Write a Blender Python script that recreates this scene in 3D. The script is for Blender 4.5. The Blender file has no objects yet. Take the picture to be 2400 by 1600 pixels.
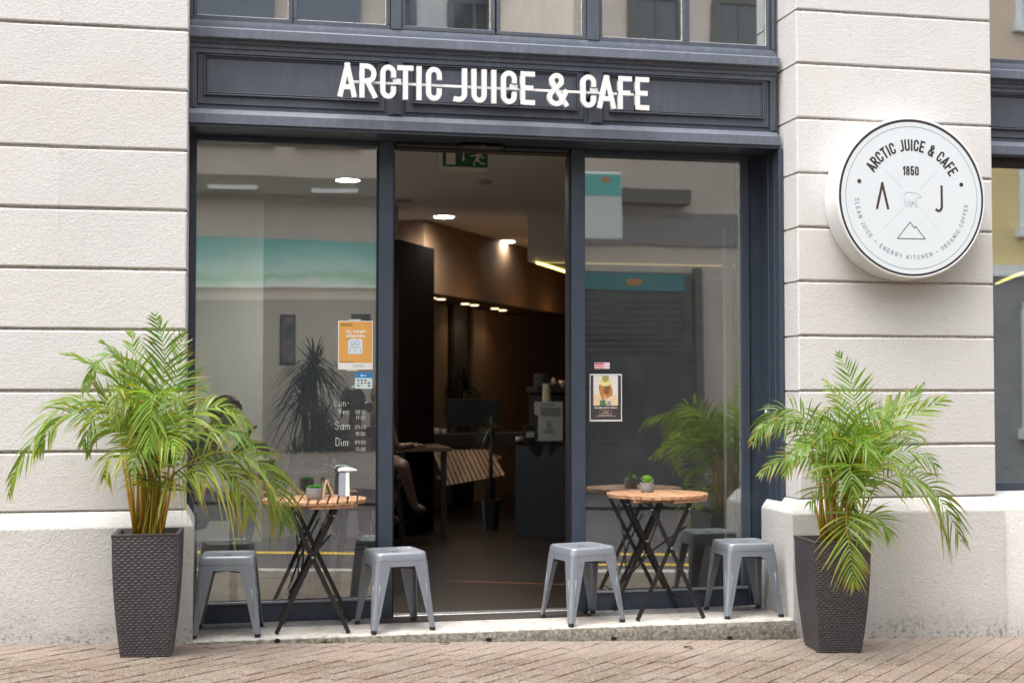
import bpy, math, random
from mathutils import Vector, Matrix, noise

# ------------------------------------------------------------------ camera, sky, sun, exposure
SC = bpy.context.scene
COL = SC.collection
R = math.radians
cam_d = bpy.data.cameras.new('camera'); cam = bpy.data.objects.new('camera', cam_d); COL.objects.link(cam)
cam.location = (0.0, -7.87, 1.42)
cam.rotation_euler = (math.pi/2 + math.atan(116/3200), 0, -math.atan(3200/15200))
cam_d.lens = 48.0; cam_d.sensor_width = 36.0
cam_d.clip_start = 0.05; cam_d.clip_end = 600
cam_d.dof.use_dof = True; cam_d.dof.focus_distance = 7.95; cam_d.dof.aperture_fstop = 2.0
SC.camera = cam

w = bpy.data.worlds.new('World'); SC.world = w; w.use_nodes = True
nt = w.node_tree; nt.nodes.clear()
sky = nt.nodes.new('ShaderNodeTexSky'); sky.sky_type = 'NISHITA'; sky.sun_disc = False
SUN_EL, SUN_AZ = R(70), R(232)      # azimuth clockwise from +Y: high over the street, to the left; thin overcast
sky.sun_elevation = SUN_EL; sky.sun_rotation = SUN_AZ
sky.air_density = 1.0; sky.dust_density = 4.0; sky.ozone_density = 1.0
hs = nt.nodes.new('ShaderNodeHueSaturation'); hs.inputs['Saturation'].default_value = 0.22
bg = nt.nodes.new('ShaderNodeBackground'); bg.inputs['Strength'].default_value = 0.15
ow = nt.nodes.new('ShaderNodeOutputWorld')
nt.links.new(sky.outputs[0], hs.inputs['Color']); nt.links.new(hs.outputs[0], bg.inputs['Color']); nt.links.new(bg.outputs[0], ow.inputs['Surface'])

sd = bpy.data.lights.new('sun', 'SUN'); sun = bpy.data.objects.new('sun', sd); COL.objects.link(sun)
sd.energy = 0.7; sd.angle = R(45); sd.color = (1.0, 0.965, 0.92)
sdir = Vector((math.sin(SUN_AZ)*math.cos(SUN_EL), math.cos(SUN_AZ)*math.cos(SUN_EL), math.sin(SUN_EL)))
sun.rotation_euler = sdir.to_track_quat('Z', 'Y').to_euler(); sun.location = sdir*30

SC.view_settings.view_transform = 'Standard'; SC.view_settings.look = 'None'
SC.view_settings.gamma = 1; SC.view_settings.use_curve_mapping = False
SC.view_settings.exposure = 2.06
SC.cycles.max_bounces = 10; SC.cycles.transparent_max_bounces = 24; SC.cycles.caustics_reflective = False
SC.cycles.caustics_refractive = False; SC.cycles.use_denoising = True; SC.cycles.sample_clamp_indirect = 6

# ------------------------------------------------------------------ materials
def lin(r, g, b):
    f = lambda c: (c/255/12.92 if c <= 10 else ((c/255+0.055)/1.055)**2.4)
    return (f(r), f(g), f(b))
class N:
    def __init__(s, name):
        s.m = bpy.data.materials.new(name); s.m.use_nodes = True; s.t = s.m.node_tree
        s.b = s.t.nodes['Principled BSDF']; s.out = s.t.nodes['Material Output']
    def n(s, typ, **kw):
        x = s.t.nodes.new(typ)
        for k, v in kw.items():
            if hasattr(x, k) and k not in x.inputs: setattr(x, k, v)
            else: x.inputs[k.replace('_', ' ') if k.replace('_', ' ') in x.inputs else k].default_value = v
        return x
    def l(s, a, b): s.t.links.new(a, b)
    def coord(s, obj=True): return s.n('ShaderNodeTexCoord').outputs['Object'] if obj else s.n('ShaderNodeNewGeometry').outputs['Position']
    def noise(s, scale, detail=4, rough=0.6, vec=None, dist=0.0):
        x = s.n('ShaderNodeTexNoise'); x.inputs['Scale'].default_value = scale; x.inputs['Detail'].default_value = detail
        x.inputs['Roughness'].default_value = rough; x.inputs['Distortion'].default_value = dist
        s.l(vec or s.coord(False), x.inputs['Vector']); return x
    def ramp(s, src, stops):
        x = s.n('ShaderNodeValToRGB'); e = x.color_ramp.elements
        while len(e) < len(stops): e.new(0.5)
        for i, (p, c) in enumerate(stops):
            e[i].position = p; e[i].color = (*c, 1) if len(c) == 3 else c
        s.l(src, x.inputs['Fac']); return x.outputs['Color']
    def mix(s, fac, a, b, mode='MIX'):
        x = s.n('ShaderNodeMix'); x.data_type = 'RGBA'; x.blend_type = mode
        for i, v in ((0, fac), (6, a), (7, b)):
            if hasattr(v, 'is_linked') or hasattr(v, 'links'): s.l(v, x.inputs[i])
            else: x.inputs[i].default_value = (*v, 1) if isinstance(v, tuple) and len(v) == 3 else v
        return x.outputs[2]
    def math(s, op, a, b=0.0, clamp=False):
        x = s.n('ShaderNodeMath'); x.operation = op; x.use_clamp = clamp
        for i, v in ((0, a), (1, b)):
            if hasattr(v, 'links'): s.l(v, x.inputs[i])
            else: x.inputs[i].default_value = v
        return x.outputs[0]
    def bump(s, h, strength, dist=0.01, prev=None):
        x = s.n('ShaderNodeBump'); x.inputs['Strength'].default_value = strength; x.inputs['Distance'].default_value = dist
        s.l(h, x.inputs['Height'])
        if prev: s.l(prev, x.inputs['Normal'])
        return x.outputs[0]
    def base(s, v):
        if hasattr(v, 'links'): s.l(v, s.b.inputs['Base Color'])
        else: s.b.inputs['Base Color'].default_value = (*v, 1)
    def rough(s, v):
        if hasattr(v, 'links'): s.l(v, s.b.inputs['Roughness'])
        else: s.b.inputs['Roughness'].default_value = v
    def normal(s, v): s.l(v, s.b.inputs['Normal'])

def flat(name, col, rough=0.6, metal=0.0, var=0.12, scale=40.0, spec=0.5, bump=0.0):
    k = N(name)
    nz = k.noise(scale, 3)
    c2 = tuple(max(0, c*(1-var*1.6)) for c in col); c3 = tuple(min(1, c*(1+var)) for c in col)
    k.base(k.ramp(nz.outputs['Fac'], [(0.3, c2), (0.7, c3)])); k.rough(rough)
    k.b.inputs['Metallic'].default_value = metal; k.b.inputs['Specular IOR Level'].default_value = spec
    if bump: k.normal(k.bump(nz.outputs['Fac'], bump, 0.004))
    return k.m
def emit(name, col, strength):
    k = N(name); k.base((0.8, 0.8, 0.8)); k.b.inputs['Emission Color'].default_value = (*col, 1); k.b.inputs['Emission Strength'].default_value = strength
    return k.m

def stone_mat(name, tint, dirt=False, relief=1.0):
    k = N(name); pos = k.coord(False)
    big = k.noise(0.9, 5, 0.6, pos); mid = k.noise(14, 4, 0.65, pos); fine = k.noise(75, 3, 0.7, pos)
    gr = k.noise(210, 2, 0.6, pos)
    c = k.ramp(fine.outputs['Fac'], [(0.28, tuple(t*0.90 for t in tint)), (0.5, tint), (0.75, tuple(min(1, t*1.08) for t in tint))])
    warm = k.ramp(big.outputs['Fac'], [(0.3, (1.0, 0.965, 0.93)), (0.5, (1, 1, 1)), (0.72, (0.95, 0.93, 0.925))])
    c = k.mix(1.0, c, warm, 'MULTIPLY')
    st = k.ramp(mid.outputs['Fac'], [(0.24, (0.80, 0.75, 0.69)), (0.40, (1, 1, 1))])
    c = k.mix(0.6, c, st, 'MULTIPLY')
    oi = k.n('ShaderNodeObjectInfo').outputs['Random']
    c = k.mix(1.0, c, k.ramp(oi, [(0, (0.955, 0.95, 0.945)), (0.5, (1, 0.992, 0.985)), (1, (0.975, 0.98, 0.985))]), 'MULTIPLY')
    # dark pits
    vo = k.n('ShaderNodeTexVoronoi'); vo.inputs['Scale'].default_value = 26; k.l(pos, vo.inputs['Vector'])
    pit = k.ramp(vo.outputs['Distance'], [(0.045, (0.42, 0.37, 0.32)), (0.11, (1, 1, 1))])
    gate = k.ramp(k.noise(3.3, 2, 0.5, pos).outputs['Fac'], [(0.56, (0, 0, 0)), (0.66, (1, 1, 1))])
    c = k.mix(k.math('MULTIPLY', gate, 0.8), c, k.mix(1.0, c, pit, 'MULTIPLY'))
    if dirt:      # splash-back grime and algae of the lowest half metre, ragged upper edge
        z = k.n('ShaderNodeSeparateXYZ'); k.l(pos, z.inputs[0])
        h = k.math('ADD', z.outputs['Z'], k.math('MULTIPLY', z.outputs['X'], 0.0305))
        n1 = k.noise(5, 6, 0.7, pos).outputs['Fac']
        h = k.math('SUBTRACT', h, k.math('MULTIPLY', k.math('SUBTRACT', n1, 0.5), 0.36))
        d1 = k.ramp(h, [(0.03, (1, 1, 1)), (0.30, (0, 0, 0))])
        c = k.mix(k.math('MULTIPLY', d1, 0.3), c, (0.21, 0.185, 0.15))
        spots = k.ramp(k.noise(38, 3, 0.7, pos).outputs['Fac'], [(0.40, (1, 1, 1)), (0.48, (0, 0, 0))])
        d2 = k.math('MULTIPLY', k.ramp(h, [(0.02, (1, 1, 1)), (0.17, (0, 0, 0))]), spots)
        c = k.mix(k.math('MULTIPLY', d2, 0.6), c, (0.085, 0.085, 0.05))
    k.base(c); k.rough(0.92); k.b.inputs['Specular IOR Level'].default_value = 0.15
    hgt = k.math('ADD', k.math('MULTIPLY', fine.outputs['Fac'], 1.0), k.math('MULTIPLY', gr.outputs['Fac'], 0.35))
    hgt = k.math('ADD', hgt, k.math('MULTIPLY', k.noise(34, 2, 0.5, pos).outputs['Fac'], 0.5))
    k.normal(k.bump(hgt, 0.36*relief, 0.012))
    return k.m
M = {}
M['stone'] = stone_mat('bush_hammered_stone', (0.545, 0.535, 0.522))
M['plinth'] = stone_mat('plinth_stone', (0.53, 0.52, 0.507), True, 1.1)
M['mortar'] = flat('mortar', (0.46, 0.41, 0.36), 0.95, var=0.3, scale=60)
def granite():
    k = N('step_granite'); pos = k.coord(False)
    f = k.noise(160, 2, 0.6, pos); m_ = k.noise(9, 5, 0.7, pos)
    c = k.ramp(f.outputs['Fac'], [(0.3, (0.24, 0.22, 0.20)), (0.5, (0.42, 0.395, 0.365)), (0.7, (0.54, 0.515, 0.485))])
    c = k.mix(0.8, c, k.ramp(m_.outputs['Fac'], [(0.3, (0.62, 0.57, 0.5)), (0.55, (1, 1, 1))]), 'MULTIPLY')
    g = k.n('ShaderNodeNewGeometry'); s = k.n('ShaderNodeSeparateXYZ'); k.l(g.outputs['Normal'], s.inputs[0])
    z = k.n('ShaderNodeSeparateXYZ'); k.l(pos, z.inputs[0])
    # the rough front face is weathered: moss and grime
    ragged = k.math('ADD', k.math('MULTIPLY', s.outputs['Y'], -1), k.math('MULTIPLY', k.math('SUBTRACT', k.noise(24, 4, 0.7, pos).outputs['Fac'], 0.5), 0.9))
    front = k.ramp(ragged, [(0.25, (0, 0, 0)), (0.5, (1, 1, 1))])
    grime = k.ramp(k.noise(45, 5, 0.75, pos).outputs['Fac'], [(0.32, (0.05, 0.046, 0.034)), (0.45, (0.13, 0.12, 0.092)), (0.58, (0.22, 0.205, 0.172)), (0.75, (0.33, 0.31, 0.27))])
    c = k.mix(front, c, grime)
    k.base(c); k.rough(0.9)
    h = k.math('ADD', k.noise(60, 4, 0.7, pos).outputs['Fac'], k.math('MULTIPLY', front, k.noise(35, 3, 0.7, pos).outputs['Fac']))
    k.normal(k.bump(h, 0.6, 0.012)); return k.m
M['granite'] = granite()
def paver():
    k = N('clay_paver'); pos = k.coord(False)
    oi = k.n('ShaderNodeObjectInfo').outputs['Random']
    f = k.noise(70, 3, 0.75, pos); b = k.noise(2.2, 4, 0.6, pos); sp = k.noise(120, 2, 0.6, pos)
    c = k.ramp(oi, [(0, (0.128, 0.096, 0.078)), (0.35, (0.158, 0.121, 0.101)), (0.7, (0.142, 0.116, 0.099)), (1, (0.168, 0.143, 0.122))])
    c = k.mix(0.75, c, k.ramp(f.outputs['Fac'], [(0.34, (0.42, 0.39, 0.35)), (0.5, (0.95, 0.93, 0.91)), (0.64, (1.35, 1.3, 1.25))]), 'MULTIPLY')
    c = k.mix(0.65, c, k.ramp(b.outputs['Fac'], [(0.35, (0.72, 0.75, 0.64)), (0.6, (1.05, 1, 0.98))]), 'MULTIPLY')
    # pale washed strip of dust that gathers along the foot of the wall, sand grains further out
    y = k.n('ShaderNodeSeparateXYZ'); k.l(pos, y.inputs[0])
    yy = k.math('ADD', y.outputs['Y'], k.math('MULTIPLY', k.math('SUBTRACT', k.noise(3.5, 5, 0.7, pos).outputs['Fac'], 0.5), 0.5))
    du = k.ramp(k.math('ADD', yy, 1.0), [(0.32, (0, 0, 0)), (0.62, (1, 1, 1))])
    c = k.mix(k.math('MULTIPLY', du, 0.45), c, (0.29, 0.235, 0.198))
    grain = k.ramp(sp.outputs['Fac'], [(0.58, (0, 0, 0)), (0.64, (1, 1, 1))])
    c = k.mix(k.math('MULTIPLY', grain, 0.55), c, (0.50, 0.43, 0.35))
    grain2 = k.ramp(k.noise(95, 2, 0.5, pos).outputs['Fac'], [(0.36, (1, 1, 1)), (0.43, (0, 0, 0))])
    c = k.mix(k.math('MULTIPLY', grain2, 0.6), c, (0.065, 0.052, 0.038))
    k.base(c); k.rough(0.92); k.b.inputs['Specular IOR Level'].default_value = 0.2
    k.normal(k.bump(k.math('ADD', f.outputs['Fac'], k.math('MULTIPLY', sp.outputs['Fac'], 0.6)), 0.5, 0.006)); return k.m
M['paver'] = paver()
def soil():
    k = N('joint_sand'); f = k.noise(70, 4, 0.7); g = k.noise(6, 4, 0.6)
    c = k.ramp(f.outputs['Fac'], [(0.3, (0.06, 0.048, 0.038)), (0.6, (0.15, 0.122, 0.098))])
    c = k.mix(k.ramp(g.outputs['Fac'], [(0.5, (0, 0, 0)), (0.68, (1, 1, 1))]), c, (0.075, 0.085, 0.035)); k.base(c); k.rough(1.0)
    k.normal(k.bump(f.outputs['Fac'], 0.6, 0.01)); return k.m
M['sand'] = soil()
def asphalt():
    k = N('asphalt'); f = k.noise(120, 3, 0.7); g = k.noise(0.6, 4, 0.6)
    c = k.ramp(f.outputs['Fac'], [(0.3, (0.038, 0.032, 0.034)), (0.7, (0.085, 0.073, 0.076))])
    c = k.mix(0.5, c, k.ramp(g.outputs['Fac'], [(0.3, (0.7, 0.7, 0.7)), (0.7, (1.1, 1.1, 1.1))]), 'MULTIPLY'); k.base(c); k.rough(0.9); return k.m
M['asphalt'] = asphalt()
def paint(name, col, chalk, rough=0.48, amt=0.4):
    k = N(name); pos = k.coord(False)
    mp = k.n('ShaderNodeMapping'); mp.inputs['Scale'].default_value = (1.0, 1.0, 0.16); k.l(pos, mp.inputs['Vector'])
    run = k.noise(30, 5, 0.7, mp.outputs[0]); blot = k.noise(7, 6, 0.72, pos); sp = k.noise(150, 2, 0.5, pos)
    f = k.math('MULTIPLY', k.ramp(run.outputs['Fac'], [(0.42, (0, 0, 0)), (0.75, (1, 1, 1))]), k.ramp(blot.outputs['Fac'], [(0.4, (0.15, 0.15, 0.15)), (0.65, (1, 1, 1))]))
    c = k.mix(k.math('MULTIPLY', f, amt), col, chalk)
    spk = k.ramp(sp.outputs['Fac'], [(0.71, (0, 0, 0)), (0.76, (1, 1, 1))])
    c = k.mix(k.math('MULTIPLY', spk, 0.35), c, (0.4, 0.4, 0.4))
    k.base(c); k.rough(k.ramp(blot.outputs['Fac'], [(0.3, (rough-0.08,)*3), (0.7, (rough+0.15,)*3)]))
    k.normal(k.bump(k.noise(18, 3, 0.5, pos).outputs['Fac'], 0.10, 0.01)); return k.m
M['paint'] = paint('slate_blue_paint', (0.052, 0.060, 0.077), (0.13, 0.142, 0.17))
M['ledge'] = paint('weathered_slate_paint', (0.088, 0.102, 0.130), (0.20, 0.22, 0.26), 0.5, 0.6)
M['frame'] = paint('dark_blue_frame_paint', (0.030, 0.041, 0.060), (0.065, 0.077, 0.10), 0.38, 0.25)
M['black'] = flat('black_plastic', (0.012, 0.012, 0.013), 0.4)
M['rubber_and_shade'] = flat('rubber_and_shade', (0.016, 0.016, 0.016), 0.8)
M['putty'] = flat('pale_putty', (0.52, 0.50, 0.46), 0.8, var=0.3)
def glass(name, refl, tint, wav=0.012, ws=0.7):
    k = N(name); t = k.t; t.nodes.remove(k.b)
    tr = k.n('ShaderNodeBsdfTransparent'); tr.inputs['Color'].default_value = (*tint, 1)
    gl = k.n('ShaderNodeBsdfGlossy'); gl.inputs['Roughness'].default_value = 0.0; gl.inputs['Color'].default_value = (0.95, 1.0, 0.98, 1)
    nz = k.noise(ws, 2, 0.5); k.l(k.bump(nz.outputs['Fac'], 0.25, wav), gl.inputs['Normal'])
    fr = k.n('ShaderNodeFresnel'); fr.inputs['IOR'].default_value = 1.5
    f = k.math('ADD', fr.outputs[0], refl)
    mx = k.n('ShaderNodeMixShader'); k.l(f, mx.inputs[0]); k.l(tr.outputs[0], mx.inputs[1]); k.l(gl.outputs[0], mx.inputs[2])
    # thin dust and smears, plus a painted milky veil that lifts the darks
    du = k.n('ShaderNodeBsdfDiffuse'); du.inputs['Color'].default_value = (.62, .62, .60, 1)
    sm = k.math('MULTIPLY', k.ramp(k.noise(2.6, 5, .65, None, 1.2).outputs['Fac'], [(.3, (.55,)*3), (.7, (1.3,)*3)]), .026)
    m2 = k.n('ShaderNodeMixShader'); k.l(sm, m2.inputs[0]); k.l(mx.outputs[0], m2.inputs[1]); k.l(du.outputs[0], m2.inputs[2])
    k.l(m2.outputs[0], k.out.inputs['Surface']); return k.m
M['glass'] = glass('shop_glass', 0.14, (0.975, 0.985, 0.98), 0.007)
M['glass_side'] = glass('side_shop_glass', 0.34, (0.9, 0.93, 0.92), 0.001)
M['glass_up'] = glass('old_window_glass', 0.42, (0.85, 0.88, 0.9), 0.003, 0.9)
M['white_sign'] = flat('white_painted_aluminium', (0.64, 0.64, 0.635), 0.4, var=0.02)
M['face_sign'] = flat('pale_sign_face', (0.56, 0.60, 0.62), 0.45, var=0.01)
M['ink'] = flat('sign_ink', (0.022, 0.016, 0.020), 0.5)
M['brown_ink'] = flat('sign_brown_ink', (0.045, 0.024, 0.022), 0.5)
M['thin_ink'] = flat('thin_ink', (0.16, 0.17, 0.19), 0.5)
def metal_grey():
    k = N('grey_painted_steel'); f = k.noise(20, 4, 0.6); g = k.noise(90, 3, 0.6)
    c = k.ramp(f.outputs['Fac'], [(0.3, (0.20, 0.218, 0.245)), (0.7, (0.225, 0.245, 0.275))])
    chips = k.ramp(k.noise(33, 2, 0.4).outputs['Fac'], [(0.20, (1, 1, 1)), (0.23, (0, 0, 0))])
    c = k.mix(chips, c, (0.05, 0.05, 0.05)); k.base(c); k.b.inputs['Metallic'].default_value = 0.35
    k.rough(k.ramp(g.outputs['Fac'], [(0.3, (0.36,)*3), (0.7, (0.46,)*3)])); return k.m
M['steel'] = metal_grey()
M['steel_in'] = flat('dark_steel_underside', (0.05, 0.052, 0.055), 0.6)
def wood(name, c1, c2, sc=1.0, rough=0.55, axis='Y'):
    k = N(name); pos = k.coord(True); mp = k.n('ShaderNodeMapping')
    s = {'X': (2, 28, 28), 'Y': (28, 2, 28), 'Z': (28, 28, 2)}[axis]
    mp.inputs['Scale'].default_value = tuple(v*sc for v in s); k.l(pos, mp.inputs['Vector'])
    oi = k.n('ShaderNodeObjectInfo').outputs['Random']
    ad = k.n('ShaderNodeVectorMath'); ad.operation = 'ADD'; k.l(mp.outputs[0], ad.inputs[0])
    cb = k.n('ShaderNodeCombineXYZ'); k.l(k.math('MULTIPLY', oi, 40), cb.inputs[0]); k.l(k.math('MULTIPLY', oi, 17), cb.inputs[1]); k.l(cb.outputs[0], ad.inputs[1])
    nz = k.noise(1.6, 5, 0.65, ad.outputs[0], 0.4)
    c = k.ramp(nz.outputs['Fac'], [(0.28, c1), (0.55, c2), (0.8, tuple(min(1, x*1.25) for x in c2))])
    c = k.mix(1.0, c, k.ramp(oi, [(0, (0.82, 0.80, 0.8)), (1, (1.12, 1.1, 1.08))]), 'MULTIPLY')
    k.base(c); k.rough(rough); k.normal(k.bump(nz.outputs['Fac'], 0.25, 0.002)); return k.m
M['slat'] = wood('oiled_acacia', (0.19, 0.092, 0.042), (0.36, 0.20, 0.108))
M['table_leg'] = flat('black_powder_coat', (0.012, 0.0115, 0.012), 0.35, var=0.3)
M['chrome'] = flat('bright_metal', (0.6, 0.6, 0.6), 0.25, 1.0)
M['brushed'] = flat('brushed_steel', (0.42, 0.42, 0.42), 0.35, 0.9)
def wicker():
    k = N('woven_resin'); f = k.noise(60, 3, 0.6)
    c = k.ramp(f.outputs['Fac'], [(0.3, (0.034, 0.030, 0.034)), (0.7, (0.066, 0.059, 0.064))]); k.base(c); k.rough(0.33); return k.m
M['wicker'] = wicker()
M['pot_rim'] = flat('dark_resin', (0.038, 0.034, 0.037), 0.45)
M['earth'] = flat('potting_soil', (0.03, 0.022, 0.016), 0.95, var=0.4, scale=80, bump=0.6)
def leaf(name='palm_leaf', trans=0.5):
    k = N(name); a = k.n('ShaderNodeVertexColor'); a.layer_name = 'leafcol'
    k.l(a.outputs['Color'], k.b.inputs['Base Color']); k.rough(0.42); k.b.inputs['Specular IOR Level'].default_value = 0.4
    tl = k.n('ShaderNodeBsdfTranslucent'); k.l(k.mix(1.0, a.outputs['Color'], (1.25, 1.3, 0.6), 'MULTIPLY'), tl.inputs['Color'])
    mx = k.n('ShaderNodeMixShader'); mx.inputs[0].default_value = trans; k.l(k.b.outputs[0], mx.inputs[1]); k.l(tl.outputs[0], mx.inputs[2])
    k.l(mx.outputs[0], k.out.inputs['Surface']); return k.m
M['leaf'] = leaf()

# ------------------------------------------------------------------ mesh helpers
class MB:
    def __init__(s): s.v = []; s.f = []; s.mi = []; s.cols = []; s.cur = 0
    def add(s, vs, fs, cols=None):
        o = len(s.v); s.v += [tuple(v) for v in vs]
        s.f += [tuple(i+o for i in f) for f in fs]; s.mi += [s.cur]*len(fs)
        if cols: s.cols += cols
        return s
    def box(s, x0, x1, y0, y1, z0, z1, c=0.0):
        if c <= 0:
            vs = [(x, y, z) for x in (x0, x1) for y in (y0, y1) for z in (z0, z1)]
            return s.add(vs, [(0, 1, 3, 2), (4, 6, 7, 5), (0, 4, 5, 1), (2, 3, 7, 6), (0, 2, 6, 4), (1, 5, 7, 3)])
        vs = []; X = (x0, x1); Y = (y0, y1); Z = (z0, z1); idx = {}
        for i in (0, 1):
            for j in (0, 1):
                for k in (0, 1):
                    sx, sy, sz = 1-2*i, 1-2*j, 1-2*k
                    idx[i, j, k] = len(vs)
                    vs += [(X[i], Y[j]+sy*c, Z[k]+sz*c), (X[i]+sx*c, Y[j], Z[k]+sz*c), (X[i]+sx*c, Y[j]+sy*c, Z[k])]
        fs = []
        for i in (0, 1): fs.append(tuple(idx[i, j, k] for j, k in ((0, 0), (0, 1), (1, 1), (1, 0))))
        for j in (0, 1): fs.append(tuple(idx[i, j, k]+1 for i, k in ((0, 0), (1, 0), (1, 1), (0, 1))))
        for k in (0, 1): fs.append(tuple(idx[i, j, k]+2 for i, j in ((0, 0), (0, 1), (1, 1), (1, 0))))
        for j in (0, 1):
            for k in (0, 1): fs.append((idx[0, j, k]+1, idx[1, j, k]+1, idx[1, j, k]+2, idx[0, j, k]+2))
        for i in (0, 1):
            for k in (0, 1): fs.append((idx[i, 0, k], idx[i, 1, k], idx[i, 1, k]+2, idx[i, 0, k]+2))
            for j in (0, 1): fs.append((idx[i, j, 0], idx[i, j, 1], idx[i, j, 1]+1, idx[i, j, 0]+1))
        for key in idx: fs.append((idx[key], idx[key]+1, idx[key]+2))
        return s.add(vs, fs)
    def quad(s, a, b, c, d): return s.add([a, b, c, d], [(0, 1, 2, 3)])
    def poly(s, pts, y, y1=None):        # polygon in the x,z plane facing -y, optional thickness
        n = len(pts)
        if y1 is None: return s.add([(p[0], y, p[1]) for p in pts], [tuple(range(n))])
        vs = [(p[0], y, p[1]) for p in pts]+[(p[0], y1, p[1]) for p in pts]
        return s.add(vs, [tuple(range(n)), tuple(range(2*n-1, n-1, -1))]+[(i, i+n, (i+1) % n+n, (i+1) % n) for i in range(n)])
    def lathe(s, prof, c=(0, 0, 0), n=24, ax='Z'):
        vs = []; fs = []
        for r, h in prof:
            for i in range(n):
                a = 2*math.pi*i/n; p = (r*math.cos(a), r*math.sin(a), h)
                if ax == 'Y': p = (p[0], h, p[1])
                vs.append((p[0]+c[0], p[1]+c[1], p[2]+c[2]))
        for k in range(len(prof)-1):
            for i in range(n): fs.append((k*n+i, k*n+(i+1) % n, (k+1)*n+(i+1) % n, (k+1)*n+i))
        fs.append(tuple(range(n))); fs.append(tuple(range(len(vs)-n, len(vs))))
        return s.add(vs, fs)
    def tube(s, pts, r, n=6, col=None):
        pts = [Vector(p) for p in pts]; m = len(pts)
        rr = r if isinstance(r, (list, tuple)) else [r]*m
        vs = []; fs = []
        up = Vector((0.13, 0.31, 0.94))
        for i, p in enumerate(pts):
            t = (pts[min(i+1, m-1)]-pts[max(i-1, 0)]).normalized()
            a = t.cross(up)
            if a.length < 1e-3: a = t.cross(Vector((1, 0, 0)))
            a.normalize(); b = t.cross(a)
            for k in range(n):
                g = 2*math.pi*k/n; vs.append(p+a*math.cos(g)*rr[i]+b*math.sin(g)*rr[i])
        for i in range(m-1):
            for k in range(n): fs.append((i*n+k, i*n+(k+1) % n, (i+1)*n+(k+1) % n, (i+1)*n+k))
        fs.append(tuple(range(n-1, -1, -1))); fs.append(tuple(range((m-1)*n, m*n)))
        return s.add(vs, fs, [col]*len(vs) if col else None)
    def bar(s, a, b, w, t, side=(0, 1, 0)):     # flat bar from a to b, width w across, thickness t along side
        a = Vector(a); b = Vector(b); d = (b-a).normalized(); n = Vector(side); n = (n-d*n.dot(d)).normalized(); u = d.cross(n)
        vs = [p+u*sx*w/2+n*sy*t/2 for p in (a, b) for sx, sy in ((-1, -1), (1, -1), (1, 1), (-1, 1))]
        return s.add(vs, [(3, 2, 1, 0), (4, 5, 6, 7), (0, 1, 5, 4), (1, 2, 6, 5), (2, 3, 7, 6), (3, 0, 4, 7)])
    def loft(s, rings, cap=True):
        n = len(rings[0]); vs = [p for r_ in rings for p in r_]; fs = []
        for k in range(len(rings)-1):
            for i in range(n): fs.append((k*n+i, k*n+(i+1) % n, (k+1)*n+(i+1) % n, (k+1)*n+i))
        if cap: fs.append(tuple(range(n-1, -1, -1))); fs.append(tuple(range(len(vs)-n, len(vs))))
        return s.add(vs, fs)
    def build(s, name, mat, parent=None, smooth=False, **props):
        off = Vector((0, 0, 0)); q = parent
        while q is not None: off += q.location; q = q.parent
        me = bpy.data.meshes.new(name)
        me.from_pydata([(v[0]-off.x, v[1]-off.y, v[2]-off.z) for v in s.v], [], s.f); me.update()
        for m_ in (mat if isinstance(mat, (list, tuple)) else [mat]): me.materials.append(m_)
        if any(s.mi): me.polygons.foreach_set('material_index', s.mi)
        if s.cols:
            ca = me.color_attributes.new('leafcol', 'FLOAT_COLOR', 'POINT')
            flatc = []
            for c in s.cols: flatc += [c[0], c[1], c[2], 1.0]
            ca.data.foreach_set('color', flatc)
        if smooth: me.polygons.foreach_set('use_smooth', [True]*len(me.polygons))
        if smooth == 'auto':
            try: me.set_sharp_from_angle(angle=R(38))
            except Exception: pass
        o = bpy.data.objects.new(name, me); COL.objects.link(o)
        if parent is not None: o.parent = parent
        for k_, v_ in props.items(): o[k_] = v_
        return o
def fixnormals(o):
    import bmesh
    b = bmesh.new(); b.from_mesh(o.data); bmesh.ops.recalc_face_normals(b, faces=b.faces); b.to_mesh(o.data); b.free(); return o
def thing(name, label, cat, loc=(0, 0, 0), group=None):
    o = bpy.data.objects.new(name, None); COL.objects.link(o); o.location = loc; o.empty_display_size = 0.1
    o['label'] = label; o['category'] = cat
    if group: o['group'] = group
    return o
def copy_tree(o, parent=None):
    c = o.copy(); COL.objects.link(c)
    if parent is not None: c.parent = parent
    for ch in [x for x in o.children]: copy_tree(ch, c)
    return c
def structure(o): o['kind'] = 'structure'; return o
rnd = random.Random(7)
def gz(x): return 0.024-0.0305*x          # the pavement falls gently to the right

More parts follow.
